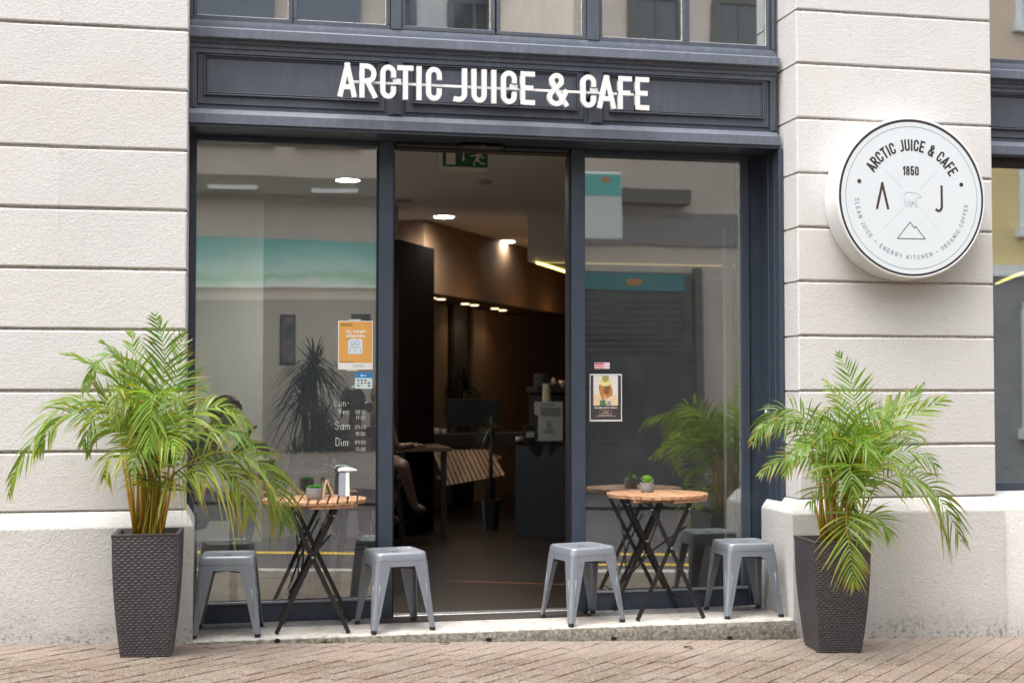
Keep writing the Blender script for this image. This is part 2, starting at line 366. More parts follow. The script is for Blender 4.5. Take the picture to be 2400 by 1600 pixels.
# ------------------------------------------------------------------ stroke lettering
def arc(cx, cy, rx, ry, a0, a1, n=9):
    return [(cx+rx*math.cos(R(a0+(a1-a0)*i/n)), cy+ry*math.sin(R(a0+(a1-a0)*i/n))) for i in range(n+1)]
W_ = 0.40; r_ = 0.20
GL = {
 'A': (.46, [[(0, 0), (.23, 1)], [(.23, 1), (.46, 0)], [(.08, .26), (.38, .26)]]),
 'V': (.46, [[(0, 1), (.23, 0)], [(.23, 0), (.46, 1)]]),
 'C': (W_, [[(W_, .735)]+arc(r_, 1-r_, r_, r_, 0, 180)+arc(r_, r_, r_, r_, 180, 360)+[(W_, .265)]]),
 'D': (W_, [[(0, 0), (0, 1)], [(0, 1), (.16, 1)]+arc(.16, .76, .24, .24, 90, 0)+arc(.16, .24, .24, .24, 0, -90)+[(0, 0)]]),
 'E': (.36, [[(0, 0), (0, 1)], [(0, 1), (.36, 1)], [(0, .51), (.30, .51)], [(0, 0), (.36, 0)]]),
 'F': (.34, [[(0, 0), (0, 1)], [(0, 1), (.34, 1)], [(0, .49), (.28, .49)]]),
 'G': (W_, [[(W_, .72)]+arc(r_, 1-r_, r_, r_, 0, 180)+arc(r_, r_, r_, r_, 180, 360)+[(W_, .47)], [(W_, .47), (.22, .47)]]),
 'H': (W_, [[(0, 0), (0, 1)], [(W_, 0), (W_, 1)], [(0, .5), (W_, .5)]]),
 'I': (.0, [[(0, 0), (0, 1)]]),
 'J': (.30, [[(.30, 1), (.30, .2)]+arc(.10, .2, .2, .2, 0, -110)]),
 'K': (.42, [[(0, 0), (0, 1)], [(.42, 1), (0, .42)], [(.13, .58), (.42, 0)]]),
 'L': (.34, [[(0, 1), (0, 0)], [(0, 0), (.34, 0)]]),
 'M': (.52, [[(0, 0), (0, 1)], [(0, 1), (.26, .3)], [(.26, .3), (.52, 1)], [(.52, 1), (.52, 0)]]),
 'N': (.42, [[(0, 0), (0, 1)], [(0, 1), (.42, 0)], [(.42, 0), (.42, 1)]]),
 'O': (W_, [arc(r_, 1-r_, r_, r_, 0, 180)+arc(r_, r_, r_, r_, 180, 360)+[(W_, .8)]]),
 'R': (W_, [[(0, 0), (0, 1)], [(0, 1), (.17, 1)]+arc(.17, .745, .23, .255, 90, -90)+[(0, .49)], [(.17, .49), (W_+.02, 0)]]),
 'S': (W_, [[(W_, .76)]+arc(r_, .77, r_, .23, 0, 200)+[(.3, .47)]+arc(r_, .25, r_, .25, 20, -180)]),
 'T': (.40, [[(.20, 0), (.20, 1)], [(0, 1), (.40, 1)]]),
 'U': (W_, [[(0, 1), (0, .2)]+arc(r_, .2, r_, .2, 180, 360)+[(W_, 1)]]),
 'Y': (.44, [[(0, 1), (.22, .45)], [(.44, 1), (.22, .45)], [(.22, .45), (.22, 0)]]),
 'Z': (.38, [[(0, 1), (.38, 1)], [(.38, 1), (0, 0)], [(0, 0), (.38, 0)]]),
 '&': (.50, [[(.50, 0), (.09, .70)], arc(.22, .83, .145, .17, 215, -35, 12), [(.34, .72), (.08, .42)], arc(.20, .22, .20, .22, 140, 320, 10), [(.35, .08), (.50, .42)]]),
 '0': (W_, [arc(r_, 1-r_, r_, r_, 0, 180)+arc(r_, r_, r_, r_, 180, 360)+[(W_, .8)]]),
 '1': (.16, [[(.16, 0), (.16, 1)], [(.16, 1), (0, .8)]]),
 '3': (W_, [[(.02, .85)]+arc(r_, .76, r_, .24, 160, -90, 10), arc(r_, .26, r_, .26, 90, -160, 10)]),
 '5': (W_, [[(.36, 1), (.03, 1)], [(.03, 1), (.02, .52)], [(.02, .52)]+arc(r_, .30, r_, .30, 140, -160, 12)]),
 '7': (W_, [[(0, 1), (W_, 1)], [(W_, 1), (.12, 0)], [(.08, .48), (.40, .48)]]),
 '8': (W_, [arc(r_, .76, .18, .24, -90, 270, 14), arc(r_, .26, r_, .26, 90, 450, 14)]),
 '9': (W_, [arc(r_, .72, r_, .28, 0, 360, 14), [(W_, .72), (.34, 0)]]),
 'a': (.36, [arc(.18, .28, .18, .28, 0, 360, 12), [(.36, .58), (.36, 0)]]),
 'b': (.36, [arc(.18, .28, .18, .28, 0, 360, 12), [(0, 1), (0, 0)]]),
 'c': (.34, [arc(.18, .28, .18, .28, 45, 315, 10)]),
 'e': (.36, [[(0, .3), (.36, .3)], arc(.18, .28, .18, .28, 0, 310, 11)]),
 'g': (.36, [arc(.18, .28, .18, .28, 0, 360, 12), [(.36, .56), (.36, -.1)]+arc(.18, -.1, .18, .17, 0, -150, 6)]),
 'i': (.0, [[(0, 0), (0, .56)], [(0, .78), (0, .84)]]),
 'l': (.0, [[(0, 0), (0, 1)]]),
 'm': (.56, [[(0, 0), (0, .56)], [(0, .38)]+arc(.14, .40, .14, .17, 180, 0, 6)+[(.28, 0)], [(.28, .38)]+arc(.42, .40, .14, .17, 180, 0, 6)+[(.56, 0)]]),
 'n': (.32, [[(0, 0), (0, .56)], [(0, .38)]+arc(.16, .40, .16, .17, 180, 0, 6)+[(.32, 0)]]),
 'o': (.36, [arc(.18, .28, .18, .28, 0, 360, 12)]),
 'q': (.36, [arc(.18, .28, .18, .28, 0, 360, 12), [(.36, .56), (.36, -.3)]]),
 'r': (.22, [[(0, 0), (0, .56)], [(0, .36)]+arc(.16, .38, .16, .18, 180, 60, 5)]),
 's': (.30, [[(.28, .47)]+arc(.15, .42, .14, .14, 40, 230, 7)+arc(.15, .14, .15, .14, 50, -150, 8)]),
 't': (.24, [[(.1, .85), (.1, .12)]+arc(.2, .1, .1, .1, 180, 280, 4), [(0, .56), (.24, .56)]]),
 'u': (.32, [[(0, .56), (0, .17)]+arc(.16, .17, .16, .17, 180, 360, 6), [(.32, .56), (.32, 0)]]),
 ':': (.0, [[(0, .18), (0, .22)], [(0, .62), (0, .66)]]), '-': (.22, [[(0, .45), (.22, .45)]]),
 '.': (.0, [[(0, 0), (0, .04)]]), ',': (.04, [[(.04, .04), (0, -.14)]]), ' ': (.10, []),
 '^': (.46, [[(0, 0), (.23, 1)], [(.23, 1), (.46, 0)]]),
}
def thick(mb, pts, t, f, y0, y1=None, ext=True):
    """ribbon of width t along 2-D points; f maps (u, v, y) to 3-D; front at y0, back at y1"""
    pts = [Vector(p) for p in pts]
    pts = [p for i, p in enumerate(pts) if i == 0 or (p-pts[i-1]).length > 1e-6]
    closed = (pts[0]-pts[-1]).length < 1e-6 and len(pts) > 3
    if closed: pts = pts[:-1]
    n = len(pts)
    if ext and not closed:
        pts[0] = pts[0]+(pts[0]-pts[1]).normalized()*t/2; pts[-1] = pts[-1]+(pts[-1]-pts[-2]).normalized()*t/2
    Lf, Rt = [], []
    for i, p in enumerate(pts):
        a = pts[i-1] if (i or closed) else None; b = pts[(i+1) % n] if (i < n-1 or closed) else None
        d1 = (p-a).normalized() if a is not None else None; d2 = (b-p).normalized() if b is not None else None
        if d1 is None: d1 = d2
        if d2 is None: d2 = d1
        n1 = Vector((-d1.y, d1.x)); n2 = Vector((-d2.y, d2.x)); m_ = n1+n2
        if m_.length < 1e-4: m_ = n1
        m_.normalize(); k = t/2/max(0.5, m_.dot(n1)); Lf.append(p+m_*k); Rt.append(p-m_*k)
    segs = n if closed else n-1
    vs = [f(q.x, q.y, y0) for q in Lf]+[f(q.x, q.y, y0) for q in Rt]; fs = []
    for i in range(segs): j = (i+1) % n; fs.append((i, j, n+j, n+i))
    if y1 is not None:
        vs += [f(q.x, q.y, y1) for q in Lf]+[f(q.x, q.y, y1) for q in Rt]; o = 2*n
        for i in range(segs):
            j = (i+1) % n; fs += [(o+i, o+n+i, o+n+j, o+j), (i, o+i, o+j, j), (n+i, n+j, o+n+j, o+n+i)]
        if not closed: fs += [(0, n, o+n, o), (n-1, o+n-1, o+2*n-1, 2*n-1)]
    mb.add(vs, fs)
def text(mb, s, H, t, f, y, x0=0.0, wide=1.0, gap=0.14, y1=None, fit=None, dy=0.00025, jit=None):
    """lay out s from x0 (cap height H), returns the width"""
    adv = [];x = 0.0
    for ch in s:
        wd, st = GL[ch]; adv.append(x); x += wd*(H-t)*wide+t+gap*H
    tot = x-gap*H
    k = 1.0 if fit is None else (fit-0)/tot
    for ch, ax in zip(s, adv):
        wd, st = GL[ch]
        for i, pl in enumerate(st):
            pp = [(x0+k*(ax+t/2+p[0]*(H-t)*wide), t/2+p[1]*(H-t)) for p in pl]
            if jit: pp = [(p[0]+jit.uniform(-.02, .02)*H, p[1]+jit.uniform(-.02, .02)*H) for p in pp]
            thick(mb, pp, t, f, y-i*dy, y1)
    return tot*k
def plane_map(ox, oz): return lambda u, v, y: (ox+u, y, oz+v)
# ------------------------------------------------------------------ ground
def sheet(name, x0, x1, y0, y1, zf, mat, nx=1):
    mb = MB(); vs = []; fs = []
    for i in range(nx+1):
        x = x0+(x1-x0)*i/nx; vs += [(x, y0, zf(x)), (x, y1, zf(x))]
    for i in range(nx): fs.append((2*i, 2*i+2, 2*i+3, 2*i+1))
    mb.add(vs, fs); return structure(mb.build(name, mat))
sheet('ground', -250, 250, -300, 300, lambda x: -0.55, M['asphalt'])
gcl = lambda x: gz(max(-9, min(9, x)))
pav = sheet('pavement', -9, 9, -2.05, 0.0, lambda x: gz(x)-0.0055, M['sand'])
mb = MB()
for i in range(18):
    xa = -9+i; mb.add([(xa+.004, -2.19, gz(xa)+.002), (xa+.996, -2.19, gz(xa+1)+.002), (xa+.996, -2.05, gz(xa+1)+.002), (xa+.004, -2.05, gz(xa+1)+.002),
                      (xa+.004, -2.205, gz(xa)-.6), (xa+.996, -2.205, gz(xa+1)-.6), (xa+.996, -2.05, gz(xa+1)-.6), (xa+.004, -2.05, gz(xa)-.6)],
                     [(0, 1, 2, 3), (0, 4, 5, 1), (0, 3, 7, 4), (1, 5, 6, 2)])
structure(mb.build('kerb', M['granite']))
rz = lambda x: gz(x)-0.09
sheet('road', -40, 40, -9.4, -2.19, lambda x: rz(max(-9, min(9, x))), M['asphalt'], 80)
M['yellow'] = flat('yellow_road_paint', (0.62, 0.40, 0.04), 0.8, var=0.35, scale=25)
for ya, xa in ((-2.45, -9), (-3.15, 1.6), (-3.95, -9)):
    o = sheet('road_marking', xa, 9, ya-0.17, ya, lambda x: rz(x)+0.004, M['yellow'], 18)
sheet('opposite_pavement', -40, 40, -11.99, -9.4, lambda x: -0.02-0.0305*max(-9, min(9, x)), M['asphalt'], 80)

# pavers: diagonal running bond, the 300 that show largest are single bricks
def proj(p):
    c, s = math.cos(-cam.rotation_euler.z), math.sin(-cam.rotation_euler.z)
    dx, dy, dz = p[0], p[1]+7.87, p[2]-1.42
    u = dx*c-dy*s; d = dx*s+dy*c
    pt = math.atan(116/3200); dd = d*math.cos(pt)+dz*math.sin(pt); vv = -d*math.sin(pt)+dz*math.cos(pt)
    return 1200+3200*u/dd, 800-3200*vv/dd, dd
def paver_mesh(ln, wd):
    m_ = MB(); a, b = ln/2-0.0018, wd/2-0.0022; c = 0.0025
    q = lambda e, z: [(-a+e, -b+e, z), (a-e, -b+e, z), (a-e, b-e, z), (-a+e, b-e, z)]
    m_.loft([q(0, -.03), q(0, -c), q(c, 0)]); return m_
pm = [paver_mesh(0.2, 0.1) for _ in range(1)][0]
u_ = Vector((math.cos(R(46)), math.sin(R(46)))); v_ = Vector((-u_.y, u_.x))
cells = []
for i in range(-40, 70):
    for j in range(-45, 55):
        p = u_*((i+0.5*(j % 2))*0.2)+v_*(j*0.1)
        if -2.0 < p.y < 0.02 and -3.0 < p.x < 6.2:
            X_, Y_, d_ = proj((p.x, p.y, gz(p.x)))
            vis = -20 < X_ < 2420 and 1480 < Y_ < 1625 and p.y < -0.05
            cells.append(((0 if vis else 1, d_), p))
cells.sort(key=lambda t: t[0])
pme = None
rest = MB(); tilt = math.atan(0.0305)
for n_, (key, p) in enumerate(cells):
    ang = R(46)+rnd.uniform(-.012, .012); dz = rnd.uniform(-.0025, .0015)
    if n_ < 300:
        if pme is None:
            o = pm.build('paver', M['paver'], pav); pme = o.data
        else:
            o = bpy.data.objects.new('paver', pme); COL.objects.link(o); o.parent = pav
        o.location = (p.x, p.y, gz(p.x)+dz)
        o.rotation_euler = (rnd.uniform(-.008, .008), tilt+rnd.uniform(-.008, .008), ang)
    else:
        ca, sa = math.cos(ang), math.sin(ang)
        rest.add([(p.x+v[0]*ca-v[1]*sa, p.y+v[0]*sa+v[1]*ca, v[2]+gz(p.x+v[0]*ca-v[1]*sa)+dz) for v in pm.v], pm.f)
rest.build('pavers', M['paver'], pav, kind='stuff')

# ------------------------------------------------------------------ stone piers
CZ = [0.755, 1.085, 1.42, 1.76, 2.098, 2.432, 2.771, 3.112, 3.456, 3.79, 4.13, 4.47, 4.81, 5.15]
def block(x0, x1, z0, z1, y1, el=True, er=True):
    """bush-hammered block: rounded arrises, the front face dressed a little uneven"""
    m_ = MB(); c = 0.0095; g = 0.0058
    b = (x0, x1, 0.0, y1, z0+g, z1-g)
    nx, nz = max(4, int((x1-x0)/0.12)), 4
    # front face as a fine grid with rounded rim
    def rimmed(n, a, b_):
        q = [a, a+c*0.35, a+c]; q += [a+c+(b_-a-2*c)*i/n for i in range(1, n)]; return q+[b_-c, b_-c*0.35, b_]
    xs = rimmed(nx, b[0], b[1]); zs = rimmed(nz, b[4], b[5]); vs = []; fs = []
    for iz, z in enumerate(zs):
        for ix, x in enumerate(xs):
            e = min(x-b[0] if el else 1, b[1]-x if er else 1, z-b[4], b[5]-z)
            dep = 0 if e >= c*0.99 else (c*0.30 if e > 0.001 else c)
            y = dep+(noise.noise(Vector((x*5, z*5, x0)))*0.0010 if dep == 0 else noise.noise(Vector((x*30, z*30, 3)))*0.003)
            vs.append((x, y, z+(noise.noise(Vector((x*22, z*3, 9.1)))*0.0028 if e <= 0.001 else 0)))
    nxx = len(xs)
    for iz in range(len(zs)-1):
        for ix in range(nxx-1): q = iz*nxx+ix; fs.append((q, q+1, q+nxx+1, q+nxx))
    m_.add(vs, fs)
    y0 = c; yl = c if el else 0.001; yr = c if er else 0.001
    m_.add([(b[0], yl, b[4]), (b[0], y1, b[4]), (b[0], y1, b[5]), (b[0], yl, b[5]), (b[1], yr, b[4]), (b[1], y1, b[4]), (b[1], y1, b[5]), (b[1], yr, b[5])],
           [(0, 3, 2, 1), (4, 5, 6, 7), (0, 1, 5, 4), (3, 7, 6, 2)])
    return m_
def pier(name, label, cat, x0, x1, joints, z_from=0.755):
    t = thing(name, label, cat, ((x0+x1)/2, 0.3, z_from))
    core = MB(); core.box(x0+0.012, x1-0.012, 0.0125, 0.6, z_from-0.05, 5.15); core.build('mortar_core', M['mortar'], t)
    for k in range(len(CZ)-1):
        xs = [x0]+joints.get(k, [])+[x1]
        for a, b in zip(xs[:-1], xs[1:]):
            e0 = 0.00025 if a != x0 else 0; e1 = 0.00025 if b != x1 else 0
            block(a+e0, b-e1, CZ[k], CZ[k+1], 0.598, a == x0, b == x1).build('stone_block', M['stone'], t)
    return t
pl = pier('stone_pier', 'pale bush-hammered stone wall behind the palm at the left of the shopfront', 'stone wall', -2.6, -0.213,
          {k: ([-0.9] if k in (4, 5, 8) else [-1.42] if k % 2 else [-1.9]) for k in range(13)})
pr = pier('stone_pier', 'narrow stone pier carrying the round white sign', 'stone pier', 3.462, 4.796, {})
def plinth(x0, x1, ex0, ex1, par, yb=0.5):
    rings = []; prof = [(0, -.45), (0, 0.655)]
    prof += [(0.0, 0.668), (0.003, 0.678), (0.012, 0.694), (0.030, 0.722), (0.052, 0.7505), (0.058, 0.7535), (0.075, 0.7538)]
    for ins, z in prof:
        f = ins/0.058
        rings.append([(x0+f*ex0, -0.058+min(ins, 0.075), z), (x1-f*ex1, -0.058+min(ins, 0.075), z), (x1-f*ex1, yb, z), (x0+f*ex0, yb, z)])
    # subdivide the long flat front so the stone is not ruler straight
    m_ = MB(); m_.loft(rings); o = m_.build('plinth', M['plinth'], par); return fixnormals(o)
plinth(-2.6, -0.163, 0.0, 0.047, pl, 0.44)
plinth(3.392, 4.813, 0.066, 0.018, pr, 0.44)

# ------------------------------------------------------------------ step in front of the door
st = thing('door_step', 'long granite step with a mossy rough front under the stools', 'step', (1.6, 0.1, -0.1))
mb = MB(); xs = [-0.162+3.55*i/70 for i in range(71)]; rings = []
for x in xs:
    e = 0.004*noise.noise(Vector((x*4, 0, 0))); f = 0.007*noise.noise(Vector((x*7, 3, 0)))
    rings.append([(x, .285, -.3), (x, .285, .04), (x, -.055+e, .04), (x, -.075+e, .032), (x, -.085+f, .005), (x, -.083+f*1.5, -.05), (x, -.075+f, -.3)])
mb.loft(rings); fixnormals(mb.build('step_slab', M['granite'], st, 'auto'))
M['tile'] = flat('grey_slate_tile', (0.17, 0.165, 0.165), 0.7, var=0.25, scale=20)
for a, b in ((-0.165, .36), (.364, .905), (2.24, 2.80), (2.804, 3.4)):
    mb = MB(); mb.box(a, b, .288, .50, -.1, .041, .002); mb.build('tile', M['tile'], st)
mb = MB(); mb.box(.909, 2.236, .288, .62, -.1, .033); mb.build('mat_well', M['black'], st)
dm = thing('doormat', 'dark slatted doormat sunk into the sill of the open door', 'doormat', (1.57, .4, .034))
M['mat'] = flat('mat_fibre', (0.045, 0.036, 0.03), 0.95, var=0.4, scale=120, bump=0.5)
for i in range(6):
    mb = MB(); mb.box(.93, 2.2, .298+i*.031, .322+i*.031, .0335, .043, .002); mb.build('slat', M['mat'], dm)
M['moss'] = flat('moss', (0.07, 0.10, 0.02), 0.95, var=0.5)
mb = MB(); r2 = random.Random(3)
for cx, n_, s_ in ((.57, 60, .09), (1.21, 18, .06), (2.08, 20, .07), (.17, 10, .05), (2.9, 14, .08), (3.2, 12, .05), (-.1, 8, .05)):
    for i in range(n_):
        x = cx+r2.gauss(0, s_*.5); y = -.088-abs(r2.gauss(0, .012)); z = gz(x)-.004; h = r2.uniform(.008, .028)*(1.3 if n_ > 30 else .8); a = r2.uniform(0, 6.28); d = h*.6
        mb.add([(x-.003*math.cos(a), y-.003*math.sin(a), z), (x+.003*math.cos(a), y+.003*math.sin(a), z), (x+d*math.sin(a), y-abs(d*math.cos(a)), z+h)], [(0, 1, 2)])
mb.build('weeds', M['moss'], None, kind='stuff')
M['hole'] = flat('drain_hole', (0.004, 0.004, 0.004), 0.9)
M['dry'] = flat('dry_leaf', (0.16, 0.08, 0.04), 0.8, var=0.4)
for hx in (.30, 1.50, 2.25, 2.97):
    mb = MB(); m2 = []
    for i in range(9):
        a = i*2*math.pi/9; m2.append((hx+.017*math.cos(a)*(1+.3*noise.noise(Vector((i, hx, 0)))), (gz(hx)+.03)*1.0-.016+.011*math.sin(a)))
    mb.poly(m2, -.093, -.07); mb.build('drain_hole', M['hole'], st)
# ------------------------------------------------------------------ shopfront joinery
sf = thing('shopfront', 'dark slate-blue panelled shopfront with upper windows and an open doorway', 'shopfront', (1.62, .5, .04))
XL, XR = -0.211, 3.46
def prism_x(name, prof, x0, x1, mat, par):      # profile in (y, z), extruded along x
    m_ = MB(); m_.loft([[(x0, y, z) for y, z in prof], [(x1, y, z) for y, z in prof]]); return fixnormals(m_.build(name, mat, par))
def ledges(par, x0, x1, e=0.004):
    prism_x('lower_beam', [(.60, 2.972), (.205, 2.972), (.20, 2.976), (.20, 3.030), (.205, 3.036), (.235, 3.042), (.252, 3.066), (.262, 3.07), (.60, 3.07)], x0, x1, M['ledge'], par)
    prism_x('upper_beam', [(.60, 3.40), (.264, 3.40), (.262, 3.425), (.250, 3.430), (.248, 3.452), (.232, 3.456), (.230, 3.474), (.205, 3.476), (.20, 3.481), (.20, 3.532), (.206, 3.540), (.262, 3.552), (.262, 3.575), (.276, 3.578), (.278, 3.60), (.60, 3.60)], x0, x1, M['ledge'], par)
    m_ = MB(); m_.box(x0, x1, .284, .60, 3.07, 3.40); m_.build('fascia_board', M['paint'], par)
ledges(sf, XL, 3.439)
for a, b in ((-.2105, -.172), (.954, 1.040), (2.202, 2.288), (3.398, 3.4385)):
    m_ = MB(); m_.box(a, b, .252, .2838, 3.0705, 3.3995, .004); m_.box(a+.014, b-.014, .246, .252, 3.08, 3.39, .002); m_.build('pilaster', M['paint'], sf)
for (a, b) in ((-.132, .898), (1.092, 2.135), (2.330, 3.357)):
    p_ = MB(); p_.box(a-.035, b+.035, .276, .2838, 3.10, 3.3996, .003); pan = p_.build('fascia_panel', M['paint'], sf)
    for (d, hh, yy) in ((0, .010, .260), (.014, .007, .266)):
        for q, (x0, x1, z0, z1) in enumerate(((a+d, b-d, 3.152+d, 3.152+d+hh), (a+d, b-d, 3.394-d-hh, 3.394-d), (a+d, a+d+hh, 3.152+d+hh, 3.394-d-hh), (b-d-hh, b-d, 3.152+d+hh, 3.394-d-hh))):
            m_ = MB(); m_.box(x0, x1, yy, .2762, z0, z1, .003); m_.build('moulding', M['paint'], pan)
# upper windows
PZ = 3.632
panes = ((-.173, .36), (.41, .944), (1.058, 1.589), (1.645, 2.171), (2.296, 2.828), (2.871, 3.394))
for i, (a, b) in enumerate(panes):
    f = MB(); fw = .024; mid = i in (2, 3); yo = .285 if mid else .292
    f.box(a-fw, b+fw, yo, .36, 3.601, PZ, .004)
    f.box(a-fw, a, yo+.002, .36, PZ, 5.2, .004); f.box(b, b+fw, yo+.002, .36, PZ, 5.2, .004)
    fr_ = f.build('window_frame', M['paint'], sf)
    g = MB(); g.box(a, b, .322, .330, PZ, 5.2); g.build('window_pane', M['glass_up'], fr_)
    pt_ = MB(); pt_.box(a+.001, b-.001, .312, .3215, PZ+.0005, PZ+.006, .001); pt_.box(b-.006, b-.0005, .312, .3215, PZ+.007, 5.2, .001); pt_.build('putty_line', M['putty'], fr_)
for a, b in ((XL, -.198), (.969, 1.033), (2.196, 2.271), (3.419, 3.439)):
    m_ = MB(); m_.box(a, b, .272, .40, 3.6005, 5.2, .004); m_.build('window_mullion', M['paint'], sf)
m_ = MB(); m_.box(1.034, 2.195, .279, .30, 3.600, 3.608, .001); m_.build('casement_gap_shade', M['black'], sf)  # black strip painted in for the dark gap below the middle casement
m_ = MB(); m_.box(XL, 3.439, .345, .36, 3.60, 5.2); m_.cur = 0; m_.build('room_shade_sheet', flat('dark_room', (0.02, 0.021, 0.024), 0.9), sf)  # near-black sheet; the dimness of the room behind is painted in
# street level: jambs, mullions, header, rails, panes
def bx(name, x0, x1, y0, y1, z0, z1, mat='frame', c=.003, par=None):
    m_ = MB(); m_.box(x0, x1, y0, y1, z0, z1, c); return m_.build(name, M[mat], par or sf)
bx('jamb', XL, -.172, .455, .60, .041, 2.9715)
bx('soffit', XL, 3.439, .212, .60, 2.955, 2.9716, 'frame', .002)
bx('mullion', .920, 1.008, .455, .60, .041, 2.9545); bx('mullion', 2.139, 2.226, .455, .60, .041, 2.9545)
bx('mullion_seal', 1.0083, 1.020, .49, .585, .041, 2.9, 'black', .001); bx('mullion_seal', 2.127, 2.1387, .49, .585, .041, 2.9, 'black', .001)
bx('mullion_seal', .909, .9197, .492, .53, .165, 2.9, 'black', .001)
bx('header', -.1715, .9085, .490, .58, 2.924, 2.9547); bx('header', 2.2265, 3.31, .490, .58, 2.918, 2.9547)
bx('door_operator', 1.021, 2.1265, .46, .60, 2.928, 2.9546, 'black', .006)
bx('door_track', 1.021, 2.1265, .49, .56, 2.914, 2.9275, 'black', .003)
bx('bottom_rail', -.1715, .9195, .478, .55, .0415, .160); bx('bottom_rail', 2.2265, 3.31, .478, .55, .0415, .160)
bx('rail_bead', -.1715, .9195, .470, .4775, .150, .166, 'steel', .002); bx('rail_bead', 2.2265, 3.31, .470, .4775, .150, .166, 'steel', .002)
bx('jamb', 3.282, 3.3395, .488, .60, .041, 2.9545, 'frame')
bx('jamb_seal', 3.340, 3.352, .505, .58, .041, 2.9545, 'black', .001)
bx('jamb', 3.3525, 3.440, .515, .60, .041, 2.9545)
for y0, y1 in ((.205, .285), (.288, .385), (.390, .5145)):
    bx('jamb_lining', 3.430, 3.459, y0, y1, .041, 2.9545)
bx('threshold', 1.0085, 2.1385, .50, .60, .0335, .048, 'brushed', .003)
for a, b in ((-.1715, .9088), (2.2268, 3.2815)):
    m_ = MB(); m_.box(a, b, .500, .508, .161, 2.917); m_.build('glass_pane', M['glass'], sf)
# presence sensor above the door
sn = thing('door_sensor', 'black rounded motion sensor over the open doorway', 'sensor', (1.555, .42, 2.93))
m_ = MB(); rings = []
for i in range(13):
    t = -1+2*i/12; s_ = math.sqrt(max(0.02, 1-abs(t)**6)); rings.append([(1.555+.155*t, .425-.045*s_*math.cos(a)*1.0, 2.932-.026*s_*math.sin(a)) for a in [2*math.pi*k/12 for k in range(12)]])
m_.loft(rings); m_.build('housing', M['black'], sn, True)
m_ = MB(); m_.box(1.54, 1.57, .376, .384, 2.925, 2.938, .002); m_.build('lens', flat('sensor_lens', (.09, .09, .09), .15), sn)
# intercom on the right jamb
ic = thing('intercom_plate', 'steel door-bell plate with a round button on the right jamb', 'door bell', (3.425, .43, 1.285))
m_ = MB(); m_.box(3.4245, 3.4298, .395, .47, 1.232, 1.338, .0015); m_.build('plate', M['brushed'], ic)
m_ = MB(); m_.lathe([(.016, 0), (.016, .004), (.011, .006), (.010, .012)], n=16); m_.v = [(3.4243-v[2], .432+v[0], 1.285+v[1]) for v in m_.v]; m_.build('button', M['chrome'], ic, True)
m_ = MB(); m_.box(3.4238, 3.4244, .418, .446, 1.243, 1.256); m_.build('name_strip', flat('blue_label', (.25, .38, .55), .4), ic)
kp = thing('lock_plate', 'small dark key plate low on the right jamb', 'lock', (3.425, .43, .62))
m_ = MB(); m_.box(3.4262, 3.4298, .40, .452, .585, .612, .0015); m_.build('plate', M['frame'], kp)
m_ = MB(); m_.box(3.4255, 3.4261, .42, .43, .592, .604); m_.build('keyhole', M['black'], kp)

# ------------------------------------------------------------------ neighbour shopfront to the right
sg = thing('neighbouring_shopfront', 'sliver of a second slate-blue shopfront at the right edge of the photo', 'shopfront', (6.3, .5, .0))
ledges(sg, 4.80, 8.2)
m_ = MB(); m_.box(4.84, 8.0, .276, .2838, 3.10, 3.3996, .003); pan = m_.build('fascia_panel', M['paint'], sg)
for (z0, z1, yy) in ((3.152, 3.162, .26), (3.166, 3.173, .266), (3.384, 3.394, .26), (3.373, 3.38, .266)):
    m_ = MB(); m_.box(4.87, 7.97, yy, .2762, z0, z1, .003); m_.build('moulding', M['paint'], pan)
for n_, a in ((0, 4.80),):
    m_ = MB(); m_.box(4.80, 4.845, .272, .40, 3.6005, 5.2, .004); m_.build('window_mullion', M['paint'], sg)
f = MB(); f.box(4.846, 8.2, .292, .36, 3.601, 3.632, .004); fr_ = f.build('window_frame', M['paint'], sg)
g = MB(); g.box(4.846, 8.2, .322, .330, 3.632, 5.2); g.build('window_pane', M['glass_up'], fr_)
m_ = MB(); m_.box(4.80, 8.2, .345, .36, 3.60, 5.2); m_.build('room_shade_sheet', bpy.data.materials['dark_room'], sg)  # same painted darkness behind the neighbour's upper pane
bx('header', 4.80, 8.2, .30, .60, 2.90, 2.9715, 'black', .003, sg)
bx('bottom_rail', 4.80, 8.2, .235, .36, .770, .825, 'frame', .004, sg)
m_ = MB(); m_.box(4.80, 8.2, .300, .308, .826, 2.899); m_.build('glass_pane', M['glass_side'], sg)
lw = thing('window_sill_wall', 'low stone wall and sloped sill below the right-hand shop window', 'low wall', (6.3, .2, 0))
m_ = MB(); pr_ = [(-.035, -.5), (-.035, .665), (-.02, .70), (.02, .735), (.10, .752), (.232, .768), (.5, .768), (.5, -.5)]
m_.loft([[(4.817, y, z) for y, z in pr_], [(8.2, y, z) for y, z in pr_]]); fixnormals(m_.build('sill_stone', M['plinth'], lw, 'auto'))
dsp = thing('mint_paper_display', 'crumpled mint paper with a dark fin in the right-hand shop window', 'window display', (5.3, .5, .84))
m_ = MB(); xs = [4.85+1.2*i/40 for i in range(41)]
for j in range(4):
    top = [(x, .88+.035*j+.02*math.sin(x*23+j*2)+.012*math.sin(x*51+j)) for x in xs]
    m_.poly([(xs[-1], .83), (xs[0], .83)]+top, .335+.07*j, .34+.07*j)
m_.build('paper_wave', flat('mint_paper', (.62, .82, .70), .8), dsp)
m_ = MB(); m_.poly([(5.05, .90), (5.16, .90), (5.13, .945), (5.115, .965), (5.085, .925)], .322, .332); m_.build('fin', M['frame'], dsp)
bx('display_floor', 4.80, 8.2, .31, 1.1, .79, .828, 'black', .003, dsp)

